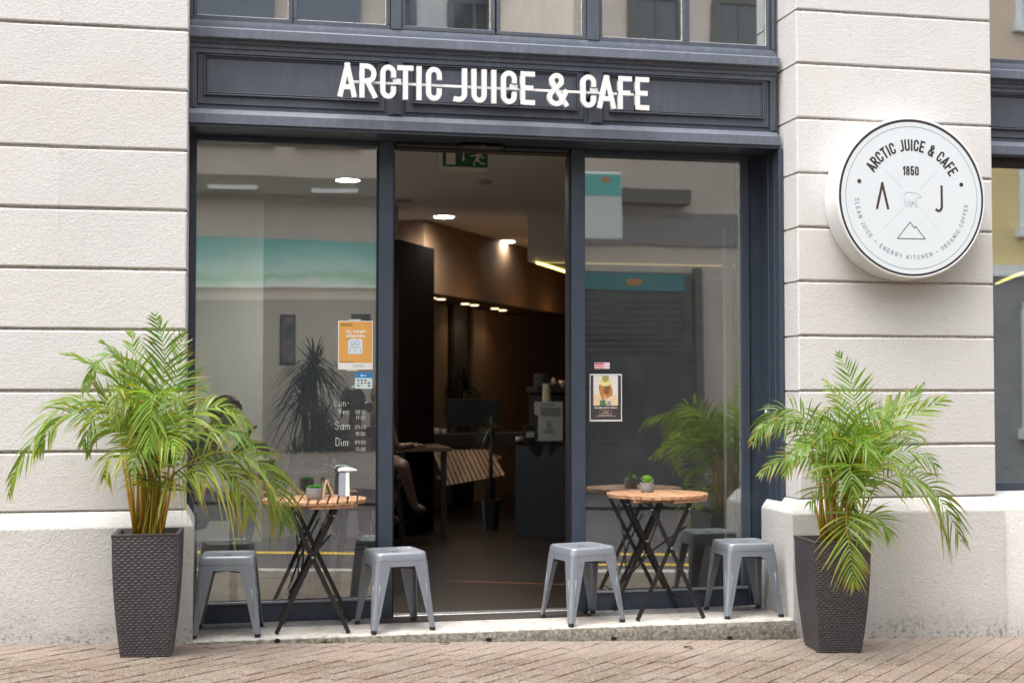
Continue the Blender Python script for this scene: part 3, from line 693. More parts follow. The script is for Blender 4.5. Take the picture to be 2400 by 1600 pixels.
# ------------------------------------------------------------------ raised letters over the door
ls = thing('letter_sign', 'white raised letters ARCTIC JUICE & CAFE on a rail across the fascia', 'sign', (1.6, .17, 3.14))
LET = (('A', .637, .746), ('R', .763, .863), ('C', .886, .979), ('T', .988, 1.082), ('I', 1.101, 1.134), ('C', 1.158, 1.252), ('J', 1.318, 1.405), ('U', 1.432, 1.524), ('I', 1.553, 1.587),
       ('C', 1.612, 1.708), ('E', 1.730, 1.820), ('&', 1.896, 2.027), ('C', 2.106, 2.202), ('A', 2.211, 2.326), ('F', 2.341, 2.429), ('E', 2.450, 2.539))
H_, T_ = .2025, .0298
for ch, xa, xb in LET:
    m_ = MB(); wd, strokes = GL[ch]
    for i, plx in enumerate(strokes):
        kx = (xb-xa-T_)/wd if wd else 0
        if ch in '&A': kx = (xb-xa-T_*1.0)/wd
        thick(m_, [(xa+T_/2+p[0]*kx, T_/2+p[1]*(H_-T_)) for p in plx], T_, plane_map(0, 3.140), .100-.0004*i, .128)
    m_.build('letter', M['white_sign'], ls)
m_ = MB(); m_.box(.70, 2.50, .1195, .1275, 3.2285, 3.244, .001); m_.build('rail', M['white_sign'], ls)
for bxx in (.985, 1.690, 2.190):
    m_ = MB(); m_.box(bxx-.024, bxx+.024, .106, .1284, 3.228, 3.262, .002); m_.build('bracket', flat('pale_bracket', (.62, .62, .63), .4, var=.05), ls)
    m_ = MB(); m_.box(bxx-.012, bxx+.012, .1382, .2838, 3.228, 3.246); m_.build('bracket_arm', M['paint'], ls)

# ------------------------------------------------------------------ round light-box sign
CX, CZs, YF = 4.165, 2.617, -.1281
rs = thing('round_sign', 'round white light-box sign with bear, mountain and ARCTIC JUICE & CAFE lettering', 'sign', (CX, 0, CZs))
m_ = MB(); m_.lathe([(.49, 0.0), (.505, -.004), (.505, -.118), (.5035, -.124), (.499, -.1285), (.4935, -.130), (.490, -.130), (.488, -.1255), (.02, -.1255)], (CX, 0, CZs), 96, 'Y'); fixnormals(m_.build('drum', M['white_sign'], rs, 'auto'))
m_ = MB(); m_.lathe([(.4878, -.1257), (.4878, -.1275), (.001, -.1275)], (CX, 0, CZs), 96, 'Y'); fixnormals(m_.build('face', M['face_sign'], rs))
def ring(r0, r1, name, mat, y=YF):
    n = 128; vs = []; fs = []
    for i in range(n):
        a = 2*math.pi*i/n
        for r in (r0, r1): vs.append((CX+r*math.cos(a), y, CZs+r*math.sin(a)))
    for i in range(n): j = (i+1) % n; fs.append((2*i, 2*i+1, 2*j+1, 2*j))
    MB().add(vs, fs).build(name, mat, rs)
ring(.4735, .4868, 'outer_ring', M['ink']); ring(.4420, .4450, 'inner_ring', M['thin_ink'])
def arc_text(s, rb, H, t, a_start, a_end, mat, name, inward=False, gap=.16, wide=1.0):
    m_ = MB(); adv = []; x = 0
    for ch in s: adv.append(x); x += GL[ch][0]*(H-t)*wide+t+gap*H
    tot = x-gap*H; span = R(a_end-a_start)
    for ch, ax in zip(s, adv):
        wd, stx = GL[ch]; wc = wd*(H-t)*wide+t
        ang = R(a_start)+span*((ax+wc/2)/tot)
        c, sn_ = math.cos(ang), math.sin(ang)
        def f(u, v, y, c=c, sn_=sn_, wc=wc):
            u -= wc/2
            if inward: r = rb-v; tx, tz = -sn_, c
            else: r = rb+v; tx, tz = sn_, -c
            return (CX+r*c+tx*u, y, CZs+r*sn_+tz*u)
        for i, plx in enumerate(stx):
            thick(m_, [(t/2+p[0]*(H-t)*wide, t/2+p[1]*(H-t)) for p in plx], t, f, YF-i*.0002)
    return m_.build(name, mat, rs)
arc_text('ARCTIC JUICE & CAFE', .292, .073, .0118, 149, 29, M['ink'], 'name_lettering', False, .14, .95)
arc_text('CLEAN JUICE', .383, .027, .0034, 182, 222, M['thin_ink'], 'motto_lettering', True, .38, 1.3)
arc_text('ENERGY KITCHEN', .383, .027, .0036, 234, 291, M['thin_ink'], 'motto_lettering', True, .38, 1.3)
arc_text('ORGANIC COFFEE', .383, .027, .0034, 302, 355, M['thin_ink'], 'motto_lettering', True, .38, 1.3)
def disc(x, z, r, mat, name, y=YF, n=18):
    m_ = MB(); m_.poly([(x+r*math.cos(2*math.pi*i/n), z+r*math.sin(2*math.pi*i/n)) for i in range(n)], y); return m_.build(name, mat, rs)
disc(3.813, 2.710, .0135, M['brown_ink'], 'dot'); disc(4.502, 2.709, .0135, M['ink'], 'dot')
for a in (228, 296.5): disc(CX+.370*math.cos(R(a)), CZs+.370*math.sin(R(a)), .0048, M['thin_ink'], 'dot')
m_ = MB(); text(m_, '1850', .058, .0100, plane_map(4.106, 2.756), YF, 0, 1.0, .13, fit=.106); m_.build('year_lettering', M['ink'], rs)
m_ = MB(); thick(m_, [(3.930, 2.548), (3.966, 2.700)], .0155, plane_map(0, 0), YF); thick(m_, [(3.966, 2.700), (4.003, 2.548)], .0155, plane_map(0, 0), YF-.0002); m_.build('initial', M['brown_ink'], rs)
m_ = MB(); thick(m_, [(4.367, 2.692), (4.367, 2.575)]+arc(4.345, 2.568, .022, .028, 0, -130, 7), .0155, plane_map(0, 0), YF); m_.build('initial', M['brown_ink'], rs)
m_ = MB()
for pts in ([(4.064, 2.362), (4.151, 2.466)], [(4.151, 2.466), (4.180, 2.428)], [(4.180, 2.428), (4.188, 2.440)], [(4.188, 2.440), (4.252, 2.362)], [(4.252, 2.362), (4.064, 2.362)]):
    thick(m_, pts, .0045, plane_map(0, 0), YF-.0001*len(m_.f)/4)
m_.build('mountain', M['ink'], rs)
m_ = MB()
for (a, b) in (((3.985, 2.787), (4.105, 2.668)), ((4.332, 2.785), (4.214, 2.668)), ((3.976, 2.424), (4.106, 2.556)), ((4.343, 2.424), (4.214, 2.556))):
    n = 15
    for i in range(n):
        x = a[0]+(b[0]-a[0])*i/(n-1); z = a[1]+(b[1]-a[1])*i/(n-1)
        m_.poly([(x+.0022*math.cos(k*1.0472), z+.0022*math.sin(k*1.0472)) for k in range(6)], YF)
m_.build('dotted_line', M['thin_ink'], rs, kind='stuff')
bear = [(-.052, .000), (-.053, .018), (-.046, .034), (-.028, .042), (-.004, .042), (.014, .037), (.030, .038), (.038, .034), (.044, .026), (.057, .018), (.056, .013), (.044, .008), (.032, .006), (.024, -.002), (.022, -.016), (.030, -.036), (.034, -.048), (.018, -.047), (.014, -.030), (.006, -.018), (.000, -.030), (-.004, -.047), (-.018, -.047), (-.012, -.030), (-.014, -.014), (-.024, -.022), (-.032, -.034), (-.030, -.046), (-.044, -.046), (-.048, -.030), (-.044, -.016), (-.052, .000)]
m_ = MB(); thick(m_, [(4.166+p[0]*1.05, 2.609+p[1]*.98) for p in bear], .0022, plane_map(0, 0), YF)
thick(m_, [(4.166+.004, 2.60), (4.166-.006, 2.575), (4.166+.012, 2.582)], .0014, plane_map(0, 0), YF); m_.build('bear', M['thin_ink'], rs)
# the box stands 17 cm off the wall: scale the print to the nearer front and deepen the drum
for o in rs.children:
    for v in o.data.vertices:
        yw = v.co.y
        v.co.x *= .994; v.co.z *= .994
        if yw < -.05: v.co.y = yw-.045
rs.location.x = CX*.9945; rs.location.z = 1.42+(CZs-1.42)*.994

# ------------------------------------------------------------------ papers and lettering on the glass
def sheetbox(x0, x1, z0, z1, y, mat, par, name, th=.0008): m_ = MB(); m_.box(x0, x1, y-th, y, z0, z1); return m_.build(name, mat, par)
GY = .4995
po = thing('mask_poster', 'orange paper poster reading Ici, masque obligatoire taped to the left pane', 'poster', (.783, GY, 1.70))
c_ = lambda n, *rgb: flat(n, tuple(.68*q for q in lin(*rgb)), .6, var=.02)
wp = c_('white_paper', 232, 232, 228)
sheetbox(.677, .889, 1.551, 1.849, GY, wp, po, 'sheet')
sheetbox(.682, .884, 1.592, 1.844, GY-.0009, c_('orange_print', 226, 165, 80), po, 'orange_field', .0002)
sheetbox(.745, .815, 1.846, 1.858, GY-.0010, c_('tape', 205, 205, 200), po, 'tape', .0002); sheetbox(.73, .80, 1.543, 1.554, GY-.0010, bpy.data.materials['tape'], po, 'tape', .0002)
m_ = MB(); text(m_, 'Ici, masque', .024, .0042, plane_map(.728, 1.776), GY-.0014, 0, 1.0, .17, fit=.115); text(m_, 'obligatoire.', .024, .0042, plane_map(.728, 1.748), GY-.0014, 0, 1.0, .17, fit=.118); m_.build('lettering', wp, po)
olive = c_('olive_print', 110, 105, 30); m_ = MB()
for k in range(2):
    m_.box(.692, .765, GY-.0014, GY-.0012, 1.826-k*.0085, 1.8305-k*.0085)
m_.box(.688, .775, GY-.0014, GY-.0012, 1.596, 1.600); m_.build('small_print', olive, po)
m_ = MB(); m_.box(.738, .826, GY-.0013, GY-.0011, 1.646, 1.738, .0); m_.build('pictogram_card', c_('pale_blue_print', 215, 226, 232), po)
navy = c_('outline_print', 70, 85, 100); m_ = MB()
for cx in (.767, .796):
    thick(m_, arc(cx, 1.712, .0115, .0125, 0, 360, 16), .0018, plane_map(0, 0), GY-.0016)
    thick(m_, [(cx-.011, 1.709), (cx, 1.704), (cx+.011, 1.709)], .0014, plane_map(0, 0), GY-.0017)
thick(m_, [(.749, 1.654), (.749, 1.678), (.756, 1.688), (.776, 1.688), (.7815, 1.678), (.7815, 1.654)], .0018, plane_map(0, 0), GY-.0016)
thick(m_, [(.7815, 1.678), (.787, 1.688), (.807, 1.688), (.814, 1.678), (.814, 1.654)], .0018, plane_map(0, 0), GY-.0018); m_.build('pictogram', navy, po)
m_ = MB(); thick(m_, [(.735, 1.740), (.741, 1.733), (.753, 1.744)], .005, plane_map(0, 0), GY-.0016); m_.build('tick_mark', c_('green_print', 70, 165, 95), po)
m_ = MB()
for k in range(3): m_.box(.765, .835, GY-.0012, GY-.001, 1.564+k*.007, 1.5665+k*.007)
m_.build('small_print', c_('grey_print', 160, 168, 180), po)
ps = thing('payment_sticker', 'blue and white card-payment sticker below the orange poster', 'sticker', (.834, GY, 1.48))
sheetbox(.781, .887, 1.435, 1.533, GY, c_('sticker_pale', 205, 225, 222), ps, 'sticker_base'); sheetbox(.7812, .8868, 1.500, 1.5328, GY-.0009, c_('sticker_blue', 20, 125, 190), ps, 'blue_field', .0002)
m_ = MB(); m_.box(.816, .828, GY-.0014, GY-.0012, 1.509, 1.520); m_.box(.832, .848, GY-.0014, GY-.0012, 1.512, 1.517); m_.build('small_print', wp, ps)
for k, (cl, row, col) in enumerate((((60, 70, 90), 0, 0), ((90, 90, 90), 0, 1), ((40, 40, 40), 0, 2), ((150, 165, 190), 1, 0), ((70, 110, 150), 1, 1), ((210, 90, 40), 1, 2), ((70, 80, 130), 1, 3), ((60, 90, 110), 2, 0), ((190, 195, 200), 2, 1), ((45, 70, 100), 2, 3))):
    sheetbox(.793+col*.022, .808+col*.022, 1.481-row*.0165, 1.490-row*.0165, GY-.0009, c_('card_mark_%d' % k, *cl), ps, 'card_mark', .0002)
hl = thing('opening_hours', 'white handwritten opening hours on the left pane', 'lettering', (.76, GY, 1.05)); m_ = MB(); jr = random.Random(5)
for s_, x, z, H, t in (('Lun-', .657, 1.326, .046, .0032), ('Ven', .682, 1.279, .036, .0036), (':', .716+.032, 1.281, .03, .003), ('08:30-', .786, 1.280, .024, .0036), ('17:00', .788, 1.247, .023, .0036),
                       ('Sam', .661, 1.185, .050, .0038), (':', .748, 1.189, .03, .003), ('09:00-', .784, 1.188, .024, .0034), ('18:00', .787, 1.148, .023, .0036),
                       ('Dim', .666, 1.086, .050, .0040), (':', .742, 1.09, .03, .003), ('09:00-', .784, 1.096, .023, .0036), ('17:00', .787, 1.053, .024, .0038)):
    text(m_, s_, H, t*(.75 if H > .028 else .52), plane_map(x, z), GY-.0004, 0, 1.0, .2, jit=jr)
m_.build('handwriting', c_('chalk_white', 225, 225, 220), hl)
rl = thing('red_sticker', 'small red and white sticker on the right pane above the job poster', 'sticker', (2.347, GY, 1.58))
sheetbox(2.297, 2.397, 1.561, 1.601, GY, c_('sticker_pink', 235, 205, 212), rl, 'sticker_base'); sheetbox(2.300, 2.357, 1.588, 1.598, GY-.0009, c_('sticker_red', 205, 50, 75), rl, 'red_field', .0002)
for k in range(2): sheetbox(2.300, 2.357, 1.566+k*.011, 1.570+k*.011, GY-.0009, bpy.data.materials['sticker_red'], rl, 'red_line', .0002)
jp = thing('job_poster', 'black poster with a straw-hat photo reading REJOIGNEZ NOTRE FAMILLE on the right pane', 'poster', (2.371, GY, 1.378))
sheetbox(2.265, 2.477, 1.228, 1.528, GY, wp, jp, 'sheet'); sheetbox(2.270, 2.471, 1.238, 1.520, GY-.0009, c_('charcoal_print', 62, 56, 56), jp, 'charcoal_field', .0002)
X0, Z0 = 2.289, 1.328; y_ = GY-.0012; c2 = lambda u, v: (X0+u*.162, Z0+v*.190)
sheetbox(X0, X0+.162, Z0, Z0+.190, GY-.0011, c_('photo_pale', 226, 224, 218), jp, 'photo', .0001)
def ph(name, pts, mat, k): m_ = MB(); m_.poly([c2(*p) for p in pts], y_-.0001*k); m_.build(name, mat, jp)
el = lambda cx, cy, rx, ry, n=20: [(cx+rx*math.cos(2*math.pi*i/n), cy+ry*math.sin(2*math.pi*i/n)) for i in range(n)]
ph('photo_table', [(0, 0), (1, 0), (.92, .36), (0, .36)], c_('photo_plank', 240, 205, 170), 1)
ph('photo_jumper', [(.30, .30), (.36, .18), (.76, .33), (.78, .5), (.70, .72), (.40, .72), (.22, .68), (.23, .5)], c_('photo_ochre', 190, 130, 50), 2)
ph('photo_hair', [(.42, .45), (.44, .66), (.66, .66), (.64, .42), (.55, .36)], c_('photo_brown', 135, 85, 55), 3)
ph('photo_hat_brim', el(.48, .79, .24, .15), c_('photo_straw', 236, 220, 150), 4)
ph('photo_hat_crown', [(.36, .99), (.36, .84), (.48, .76), (.62, .84), (.62, .99)], c_('photo_olive', 165, 160, 90), 5)
ph('photo_hand', el(.46, .28, .06, .07, 12), c_('photo_skin', 222, 165, 140), 5)
ph('photo_plant', [(.24, 0), (.27, .12), (.25, .2), (.34, .16), (.37, .25), (.42, .17), (.5, .2), (.48, .1), (.54, .04), (.5, 0)], c_('photo_green', 70, 130, 75), 6)
ph('photo_phone', [(.56, .02), (.55, .12), (.68, .16), (.74, .02)], c_('photo_grey', 140, 150, 165), 6)
m_ = MB(); text(m_, 'REJOIGNEZ NOTRE FAMILLE', .0095, .0021, plane_map(2.298, 1.309), GY-.0014, 0, 1.3, .3, fit=.145); m_.build('lettering', wp, jp)
m_ = MB(); thick(m_, [(2.331, 1.287), (2.408, 1.287), (2.408, 1.302-.038), (2.331, 1.264), (2.331, 1.287)], .0016, plane_map(0, .012), GY-.0014)
for k, (a, b) in enumerate(((2.354, 2.388), (2.346, 2.394))): m_.box(a, b, GY-.0014, GY-.0012, 1.288-k*.0075, 1.2915-k*.0075)
m_.build('box_print', c_('rose_print', 200, 165, 150), jp)
m_ = MB(); m_.box(2.326, 2.412, GY-.0014, GY-.0012, 1.267, 1.2695); m_.box(2.305, 2.436, GY-.0014, GY-.0012, 1.2595, 1.2625); m_.build('small_print', c_('pale_print', 185, 180, 175), jp)
# ------------------------------------------------------------------ stools
def rsq(h, r, z, n=5, hx=None):
    hx = hx or h; out = []
    for qx, qy, a0 in ((1, 1, 0), (-1, 1, 90), (-1, -1, 180), (1, -1, 270)):
        for i in range(n+1):
            a = R(a0+90*i/n); out.append(((hx-r)*qx+r*math.cos(a), (h-r)*qy+r*math.sin(a), z))
    return out
def oval(hx, hy, z, n): return [(hx*math.cos(R(45*0)+2*math.pi*(i+.0)/n), hy*math.sin(2*math.pi*i/n), z) for i in range(n)]
def make_stool():
    t = thing('metal_stool', 'x', 'stool', (0, 0, 0), 'grey metal stools on the step')
    m_ = MB(); m_.loft([rsq(.1555, .035, .404), rsq(.155, .036, .408), rsq(.1525, .037, .436), rsq(.149, .038, .446), rsq(.143, .038, .450), rsq(.137, .037, .4485), rsq(.132, .036, .444), rsq(.127, .034, .4425), oval(.026, .034, .4415, 24), oval(.025, .033, .433, 24)], False)
    fixnormals(m_.build('seat', M['steel'], t, 'auto'))
    m_ = MB(); m_.loft([rsq(.137, .03, .43), rsq(.137, .03, .429)]); m_.build('seat_hole_shade', M['rubber_and_shade'], t)  # near-black plate; the shade inside the seat hole is put into its colour
    m_ = MB(); m_.loft([rsq(.1575, .034, .370), rsq(.1545, .035, .4035), rsq(.1515, .033, .4035), rsq(.1545, .032, .370), rsq(.1575, .034, .370)], False); fixnormals(m_.build('apron', M['steel'], t, 'auto'))
    for sx in (-1, 1):
        for sy in (-1, 1):
            rings = []
            for z, wd in ((.3985, .090), (.3705, .086), (.24, .066), (.10, .046), (.085, .042), (.02, .034)):
                c = .1565+(.40-z)/.40*.036; r = min(.026, wd*.5) if z > .09 else wd*.48; th = .0035
                o_ = [(c, c-wd)]+[(c-r+r*math.cos(R(a)), c-r+r*math.sin(R(a))) for a in (0, 18, 36, 54, 72, 90)]+[(c-wd, c)]
                ri = max(.001, r-th)
                i_ = [(c-wd, c-th)]+[(c-r+ri*math.cos(R(a)), c-r+ri*math.sin(R(a))) for a in (90, 72, 54, 36, 18, 0)]+[(c-th, c-wd)]
                rings.append([(x*sx, y*sy, z) for x, y in o_+i_])
            m_ = MB(); m_.loft(rings); lg = fixnormals(m_.build('leg', M['steel'], t, 'auto'))
            # pressed rib down each outer wing
            m_ = MB()
            def cc(z): return .1565+(.40-z)/.40*.036
            for ax in (0, 1):
                pts = [((cc(z)-.030, cc(z)+.0002) if ax == 0 else (cc(z)+.0002, cc(z)-.030)) for z in (.27, .11)]
                m_.tube([(pts[0][0]*sx, pts[0][1]*sy, .27), (pts[1][0]*sx, pts[1][1]*sy, .11)], [.0022, .0016], 5)
            m_.build('rib', M['steel'], lg, True)
            c = cc(.0); m_ = MB(); m_.loft([[(sx*(c-.017)+.0175*math.cos(k*.5236), sy*(c-.017)+.0175*math.sin(k*.5236), z) for k in range(12)] for z in (0, .0195)]); m_.build('rubber_foot', M['rubber_and_shade'], lg)
    for s_ in (1, -1):
        m_ = MB(); m_.bar((-.142, -.142*s_, .352), (.142, .142*s_, .352+.004*s_), .018, .004, (0, 0, 1)); m_.build('brace', M['steel_in'], t)
    return t
stool0 = make_stool()
for i, (x, y, a, lab) in enumerate(((.030, .165, -4, 'grey metal stool beside the left wicker planter, partly under the palm frond'),
                                    (.985, .150, 10, 'grey metal stool between the left folding table and the open doorway'),
                                    (2.125, .165, 15, 'grey metal stool between the open doorway and the right folding table'),
                                    (3.165, .190, 1, 'grey metal stool tucked against the stone pier, right of the right folding table'))):
    o = stool0 if i == 0 else copy_tree(stool0)
    o.location = (x, y, .0405 if y < .2 else .0405); o.rotation_euler.z = R(a); o['label'] = lab

# ------------------------------------------------------------------ folding tables
def make_table(rad, nsl, seed):
    rr = random.Random(seed); t = thing('folding_table', 'x', 'table', (0, 0, 0), 'round folding bistro tables on the step'); zt = .752
    pitch = 2*rad/nsl; smesh = MB()
    for k in range(nsl):
        x0 = -rad+k*pitch+.0046; x1 = -rad+(k+1)*pitch-.0046; n = 6; dz = rr.uniform(-.001, .001)
        up = []; lo = []
        for i in range(n+1):
            x = x0+(x1-x0)*i/n; y = math.sqrt(max(1e-5, rad*rad-x*x)); up.append((x, y)); lo.append((x, -y))
        ring = lo+up[::-1]; c = .003
        cxm = (x0+x1)/2
        def ins(p, e): return (p[0]+(e if p[0] < cxm else -e), p[1]*(1-e/max(.05, abs(p[1]))) if abs(p[1]) > .05 else p[1]*.9)
        m_ = MB(); m_.loft([[(p[0], p[1], zt-.021+dz) for p in ring], [(p[0], p[1], zt-c+dz) for p in ring], [(*ins(p, c), zt+dz) for p in ring]])
        m_.build('slat', M['slat'], t, 'auto')
    for yb in (-.62*rad, .62*rad):
        hw = math.sqrt(rad*rad-yb*yb)-.012; m_ = MB(); m_.box(-hw, hw, yb-.022, yb+.022, zt-.042, zt-.0225, .002); m_.build('batten', M['slat'], t)
    m_ = MB()      # curved edge pieces screwed under the ends of the slats
    for a0 in (-62, 118):
        n = 14; o_ = [((rad-.006)*math.cos(R(a0-30+60*i/n)), (rad-.006)*math.sin(R(a0-30+60*i/n))) for i in range(n+1)]; i_ = [((rad-.05)*p[0]/(rad-.006), (rad-.05)*p[1]/(rad-.006)) for p in o_]
        m_.loft([[(x, y, zt-.040) for x, y in o_+i_[::-1]], [(x, y, zt-.0228) for x, y in o_+i_[::-1]]])
    fixnormals(m_.build('edge_batten', M['slat'], t))
    zt2 = zt-.044; W = .205
    for y in (-.205, .205):
        for s_ in (1, -1):
            yo = y+(.006 if s_ > 0 else -.006)
            m_ = MB(); m_.bar((-W*s_, yo, .004), (W*s_*.64, yo, zt2), .024, .009, (0, 1, 0)); lg = m_.build('leg', M['table_leg'], t)
            m_ = MB(); m_.lathe([(.006, 0), (.006, .004)], n=8); xx = W*s_*.58; m_.v = [(xx+v[0], yo-.0048-v[2], zt2-.04+v[1]) for v in m_.v]; m_.build('bolt', M['chrome'], lg)
        m_ = MB(); m_.lathe([(.0075, 0), (.0075, .008)], n=8); m_.v = [(0+v[0]-.045*0, y-.016-v[2], .385+.05+v[1]) for v in m_.v]; m_.build('pivot_bolt', M['chrome'], t)
    for s_ in (1, -1):
        m_ = MB(); m_.tube([(-W*s_*.80, -.205, .095), (-W*s_*.80, .205, .095)], .004, 6); m_.build('stretcher', M['table_leg'], t)
        m_ = MB(); m_.tube([(W*s_*.60, -.215, zt2-.01), (W*s_*.60, .215, zt2-.01)], .007, 8); m_.build('cross_bar', M['table_leg'], t)
    m_ = MB(); m_.tube([(.10, -.2, .56), (-.03, 0, .40), (-.155, .2, .18)], .0065, 6); m_.build('locking_bar', M['table_leg'], t)
    m_ = MB(); m_.tube([(-.06, -.19, .63), (-.065, 0, .40), (-.09, .17, .25)], .0055, 6); m_.build('locking_bar', M['table_leg'], t)
    return t
ta = make_table(.303, 11, 2); ta.location = (.522, .215, .041); ta.rotation_euler.z = R(-6); ta['label'] = 'round slatted wooden folding table in front of the left pane, with hand dispenser'
tb = copy_tree(ta); tb.location = (2.632, .255, .041); tb.rotation_euler.z = R(4); tb.scale = (1.04, 1.0, .995); tb['label'] = 'round slatted wooden folding table in front of the right pane, below the job poster'
TZ = .041+.752

# ------------------------------------------------------------------ things on the tables
M['concrete'] = flat('grey_cement', (0.22, 0.215, 0.215), .85, var=.15, scale=80, bump=.2)
M['succ'] = flat('bright_succulent', (0.10, 0.42, 0.07), .45, var=.25, scale=60)
M['succ2'] = flat('yellow_green_succulent', (0.22, 0.46, 0.06), .45, var=.25, scale=60)
M['pebble'] = flat('pale_pebble', (.5, .49, .46), .8, var=.2)
def succulent(x, y, z, r, h, label, mat, spiky):
    t = thing('succulent', label, 'succulent', (x, y, z+h))
    p = thing('plant_pot', label.replace('succulent', 'cement pot holding the succulent'), 'plant pot', (x, y, z))
    p['label'] = 'small grey cement pot ' + ('on the left folding table' if not spiky else 'on the right folding table')
    m_ = MB(); m_.lathe([(r*.86, 0.0005), (r*.93, .006), (r, h*.45), (r, h), (r*.88, h), (r*.86, h*.8), (.001, h*.8)], (x, y, z), 28); fixnormals(m_.build('pot', M['concrete'], p, 'auto'))
    m_ = MB(); m_.lathe([(r*.85, h*.83), (.001, h*.86)], (x, y, z), 16); m_.build('gravel', M['pebble'], p)
    k = random.Random(int(x*100)); layers = ((18, .86, 12), (14, .66, 32), (9, .42, 55), (5, .22, 75)) if not spiky else ((12, .9, 22), (9, .95, 45), (6, .9, 68))
    for n, rl_, el in layers:
        for i in range(n):
            a = 2*math.pi*(i+k.random()*.5)/n; e = R(el+k.uniform(-8, 8)); L = r*rl_*(1.15 if not spiky else 1.2)
            d = Vector((math.cos(a)*math.cos(e), math.sin(a)*math.cos(e), math.sin(e))); sdv = Vector((-math.sin(a), math.cos(a), 0)); nn = d.cross(sdv)
            wv = r*(.24 if not spiky else .15); b = Vector((x, y, z+h*.86)); cv = []
            for tt, ww in ((0, .4), (.35, .9), (.7, 1.0), (.9, .6), (1, .05)):
                c = b+d*L*tt+Vector((0, 0, 1))*L*.22*tt*tt
                cv += [c-sdv*wv*ww, c+nn*(-wv*.35), c+sdv*wv*ww]
            fs = []
            for q in range(4): fs += [(q*3, q*3+1, q*3+4, q*3+3), (q*3+1, q*3+2, q*3+5, q*3+4)]
            MB().add(cv, fs).build('leaf', mat, t, True)
succulent(.515, .135, TZ+.001, .047, .066, 'bright green rosette succulent in a cement pot on the left folding table', M['succ'], False)
succulent(2.588, .33, TZ-.002, .044, .058, 'yellow-green spiky succulent in a cement pot on the right folding table', M['succ2'], True)
ds = thing('hand_dispenser', 'white hand-gel dispenser with clear bottle on the left folding table', 'dispenser', (.70, .36, TZ))
M['dwhite'] = flat('dispenser_white', (.72, .76, .74), .35, var=.03)
k = N('clear_bottle'); k.base((.50, .56, .70)); k.rough(.12); k.b.inputs['Transmission Weight'].default_value = .35; k.b.inputs['Alpha'].default_value = .8; M['bottle'] = k.m
x0, y0, z0 = .703, .36, TZ+.001
m_ = MB(); m_.loft([[(x0+px, y0+py, z0+z) for px, py, _ in rsq(.026*s_, .02*s_, 0, 5, .031*s_)] for z, s_ in ((0, 1), (.008, 1.02), (.10, .98), (.139, .92))]); m_.build('bottle', M['bottle'], ds, 'auto')
m_ = MB(); m_.loft([[(x0+.021+px*.55, y0-.022+py*.5, z0+z) for px, py, _ in rsq(.020*s_, .009, 0, 5, .023*s_)] for z, s_ in ((0, 1.05), (.08, .9), (.140, .82))]); m_.build('column', M['dwhite'], ds, 'auto')
m_ = MB(); rings = []
for u, hw, zl, zh in ((-.036, .004, .146, .154), (-.032, .02, .141, .163), (-.015, .028, .1395, .170), (.015, .029, .140, .172), (.045, .024, .142, .167), (.068, .016, .144, .160), (.080, .006, .147, .154)):
    rings.append([(x0+u, y0+hw*math.cos(R(a)), z0+(zl+zh)/2+(zh-zl)/2*math.sin(R(a))) for a in range(0, 360, 30)])
m_.loft(rings); fixnormals(m_.build('spout_head', M['dwhite'], ds, True))
af = thing('wooden_menu_stand', 'small folded wooden A-shaped menu stand behind the succulent on the left table', 'menu stand', (.60, .33, TZ))
M['pine'] = wood('pale_pine', (.38, .24, .11), (.55, .38, .2), 1.5, .6, 'Z')
for a, b in (((.578, TZ+.001), (.596, TZ+.098)), ((.640, TZ+.001), (.600, TZ+.098))):
    m_ = MB(); m_.bar((a[0], .335, a[1]+.002), (b[0], .335, b[1]), .007, .05, (0, 1, 0)); m_.build('board', M['pine'], af)

# ------------------------------------------------------------------ woven planters
def planter(name, label, x, y, rot, H=.642, top=.170):
    z = gz(x)+.001; t = thing(name, label, 'planter', (x, y, z), 'woven planters by the shopfront'); c, s_ = math.cos(R(rot)), math.sin(R(rot))
    hf = lambda u: top*(.737+.263*(1-(1-u)**2)); rows, colsn, sx, sz = 45, 10, 6, 4
    for f in range(4):
        vs = []; fs = []; NX, NZ = colsn*sx, rows*sz; a = f*math.pi/2; ca, sa = math.cos(a), math.sin(a)
        for j in range(NZ+1):
            v = j/sz; row = min(rows-1, int(v)); fv = v-row; u = j/NZ; h = hf(u)
            for i in range(NX+1):
                q = i/sx+.5*(row % 2); fq = q-math.floor(q); e = (2*i/NX-1)
                edge = min(1, (1-abs(e))*8)
                d = (math.sin(math.pi*fq)**.8)*(math.sin(math.pi*min(1, max(0, fv)))**.9)*.0048 if edge > 0 else 0
                px, py = e*h, -h-d*edge
                px, py = px*ca-py*sa, px*sa+py*ca
                vs.append((x+px*c-py*s_, y+px*s_+py*c, z+u*(H-.016)))
        for j in range(NZ):
            for i in range(NX): p = j*(NX+1)+i; fs.append((p, p+1, p+NX+2, p+NX+1))
        MB().add(vs, fs).build('woven_side', M['wicker'], t, True)
    def sq(h, zz): return [(x+a*h*c-b*h*s_, y+a*h*s_+b*h*c, z+zz) for a, b in ((-1, -1), (1, -1), (1, 1), (-1, 1))]
    m_ = MB(); m_.loft([sq(top-.004, H-.030), sq(top+.003, H-.017), sq(top+.004, H-.002), sq(top+.002, H), sq(top-.020, H), sq(top-.023, H-.004), sq(top-.034, H-.22)], False); fixnormals(m_.build('rim', M['pot_rim'], t, 'auto'))
    m_ = MB(); m_.add(sq(top-.024, H-.085), [(0, 1, 2, 3)]); m_.build('soil', M['earth'], t)
    m_ = MB(); m_.add(sq(hf(0)-.001, .001), [(3, 2, 1, 0)]); m_.build('bottom', M['pot_rim'], t)
    return (x, y, z+H-.085)
PL = planter('woven_planter', 'tall dark woven planter holding the yellowish palm at the left of the shopfront', -.388, -.345, -2)
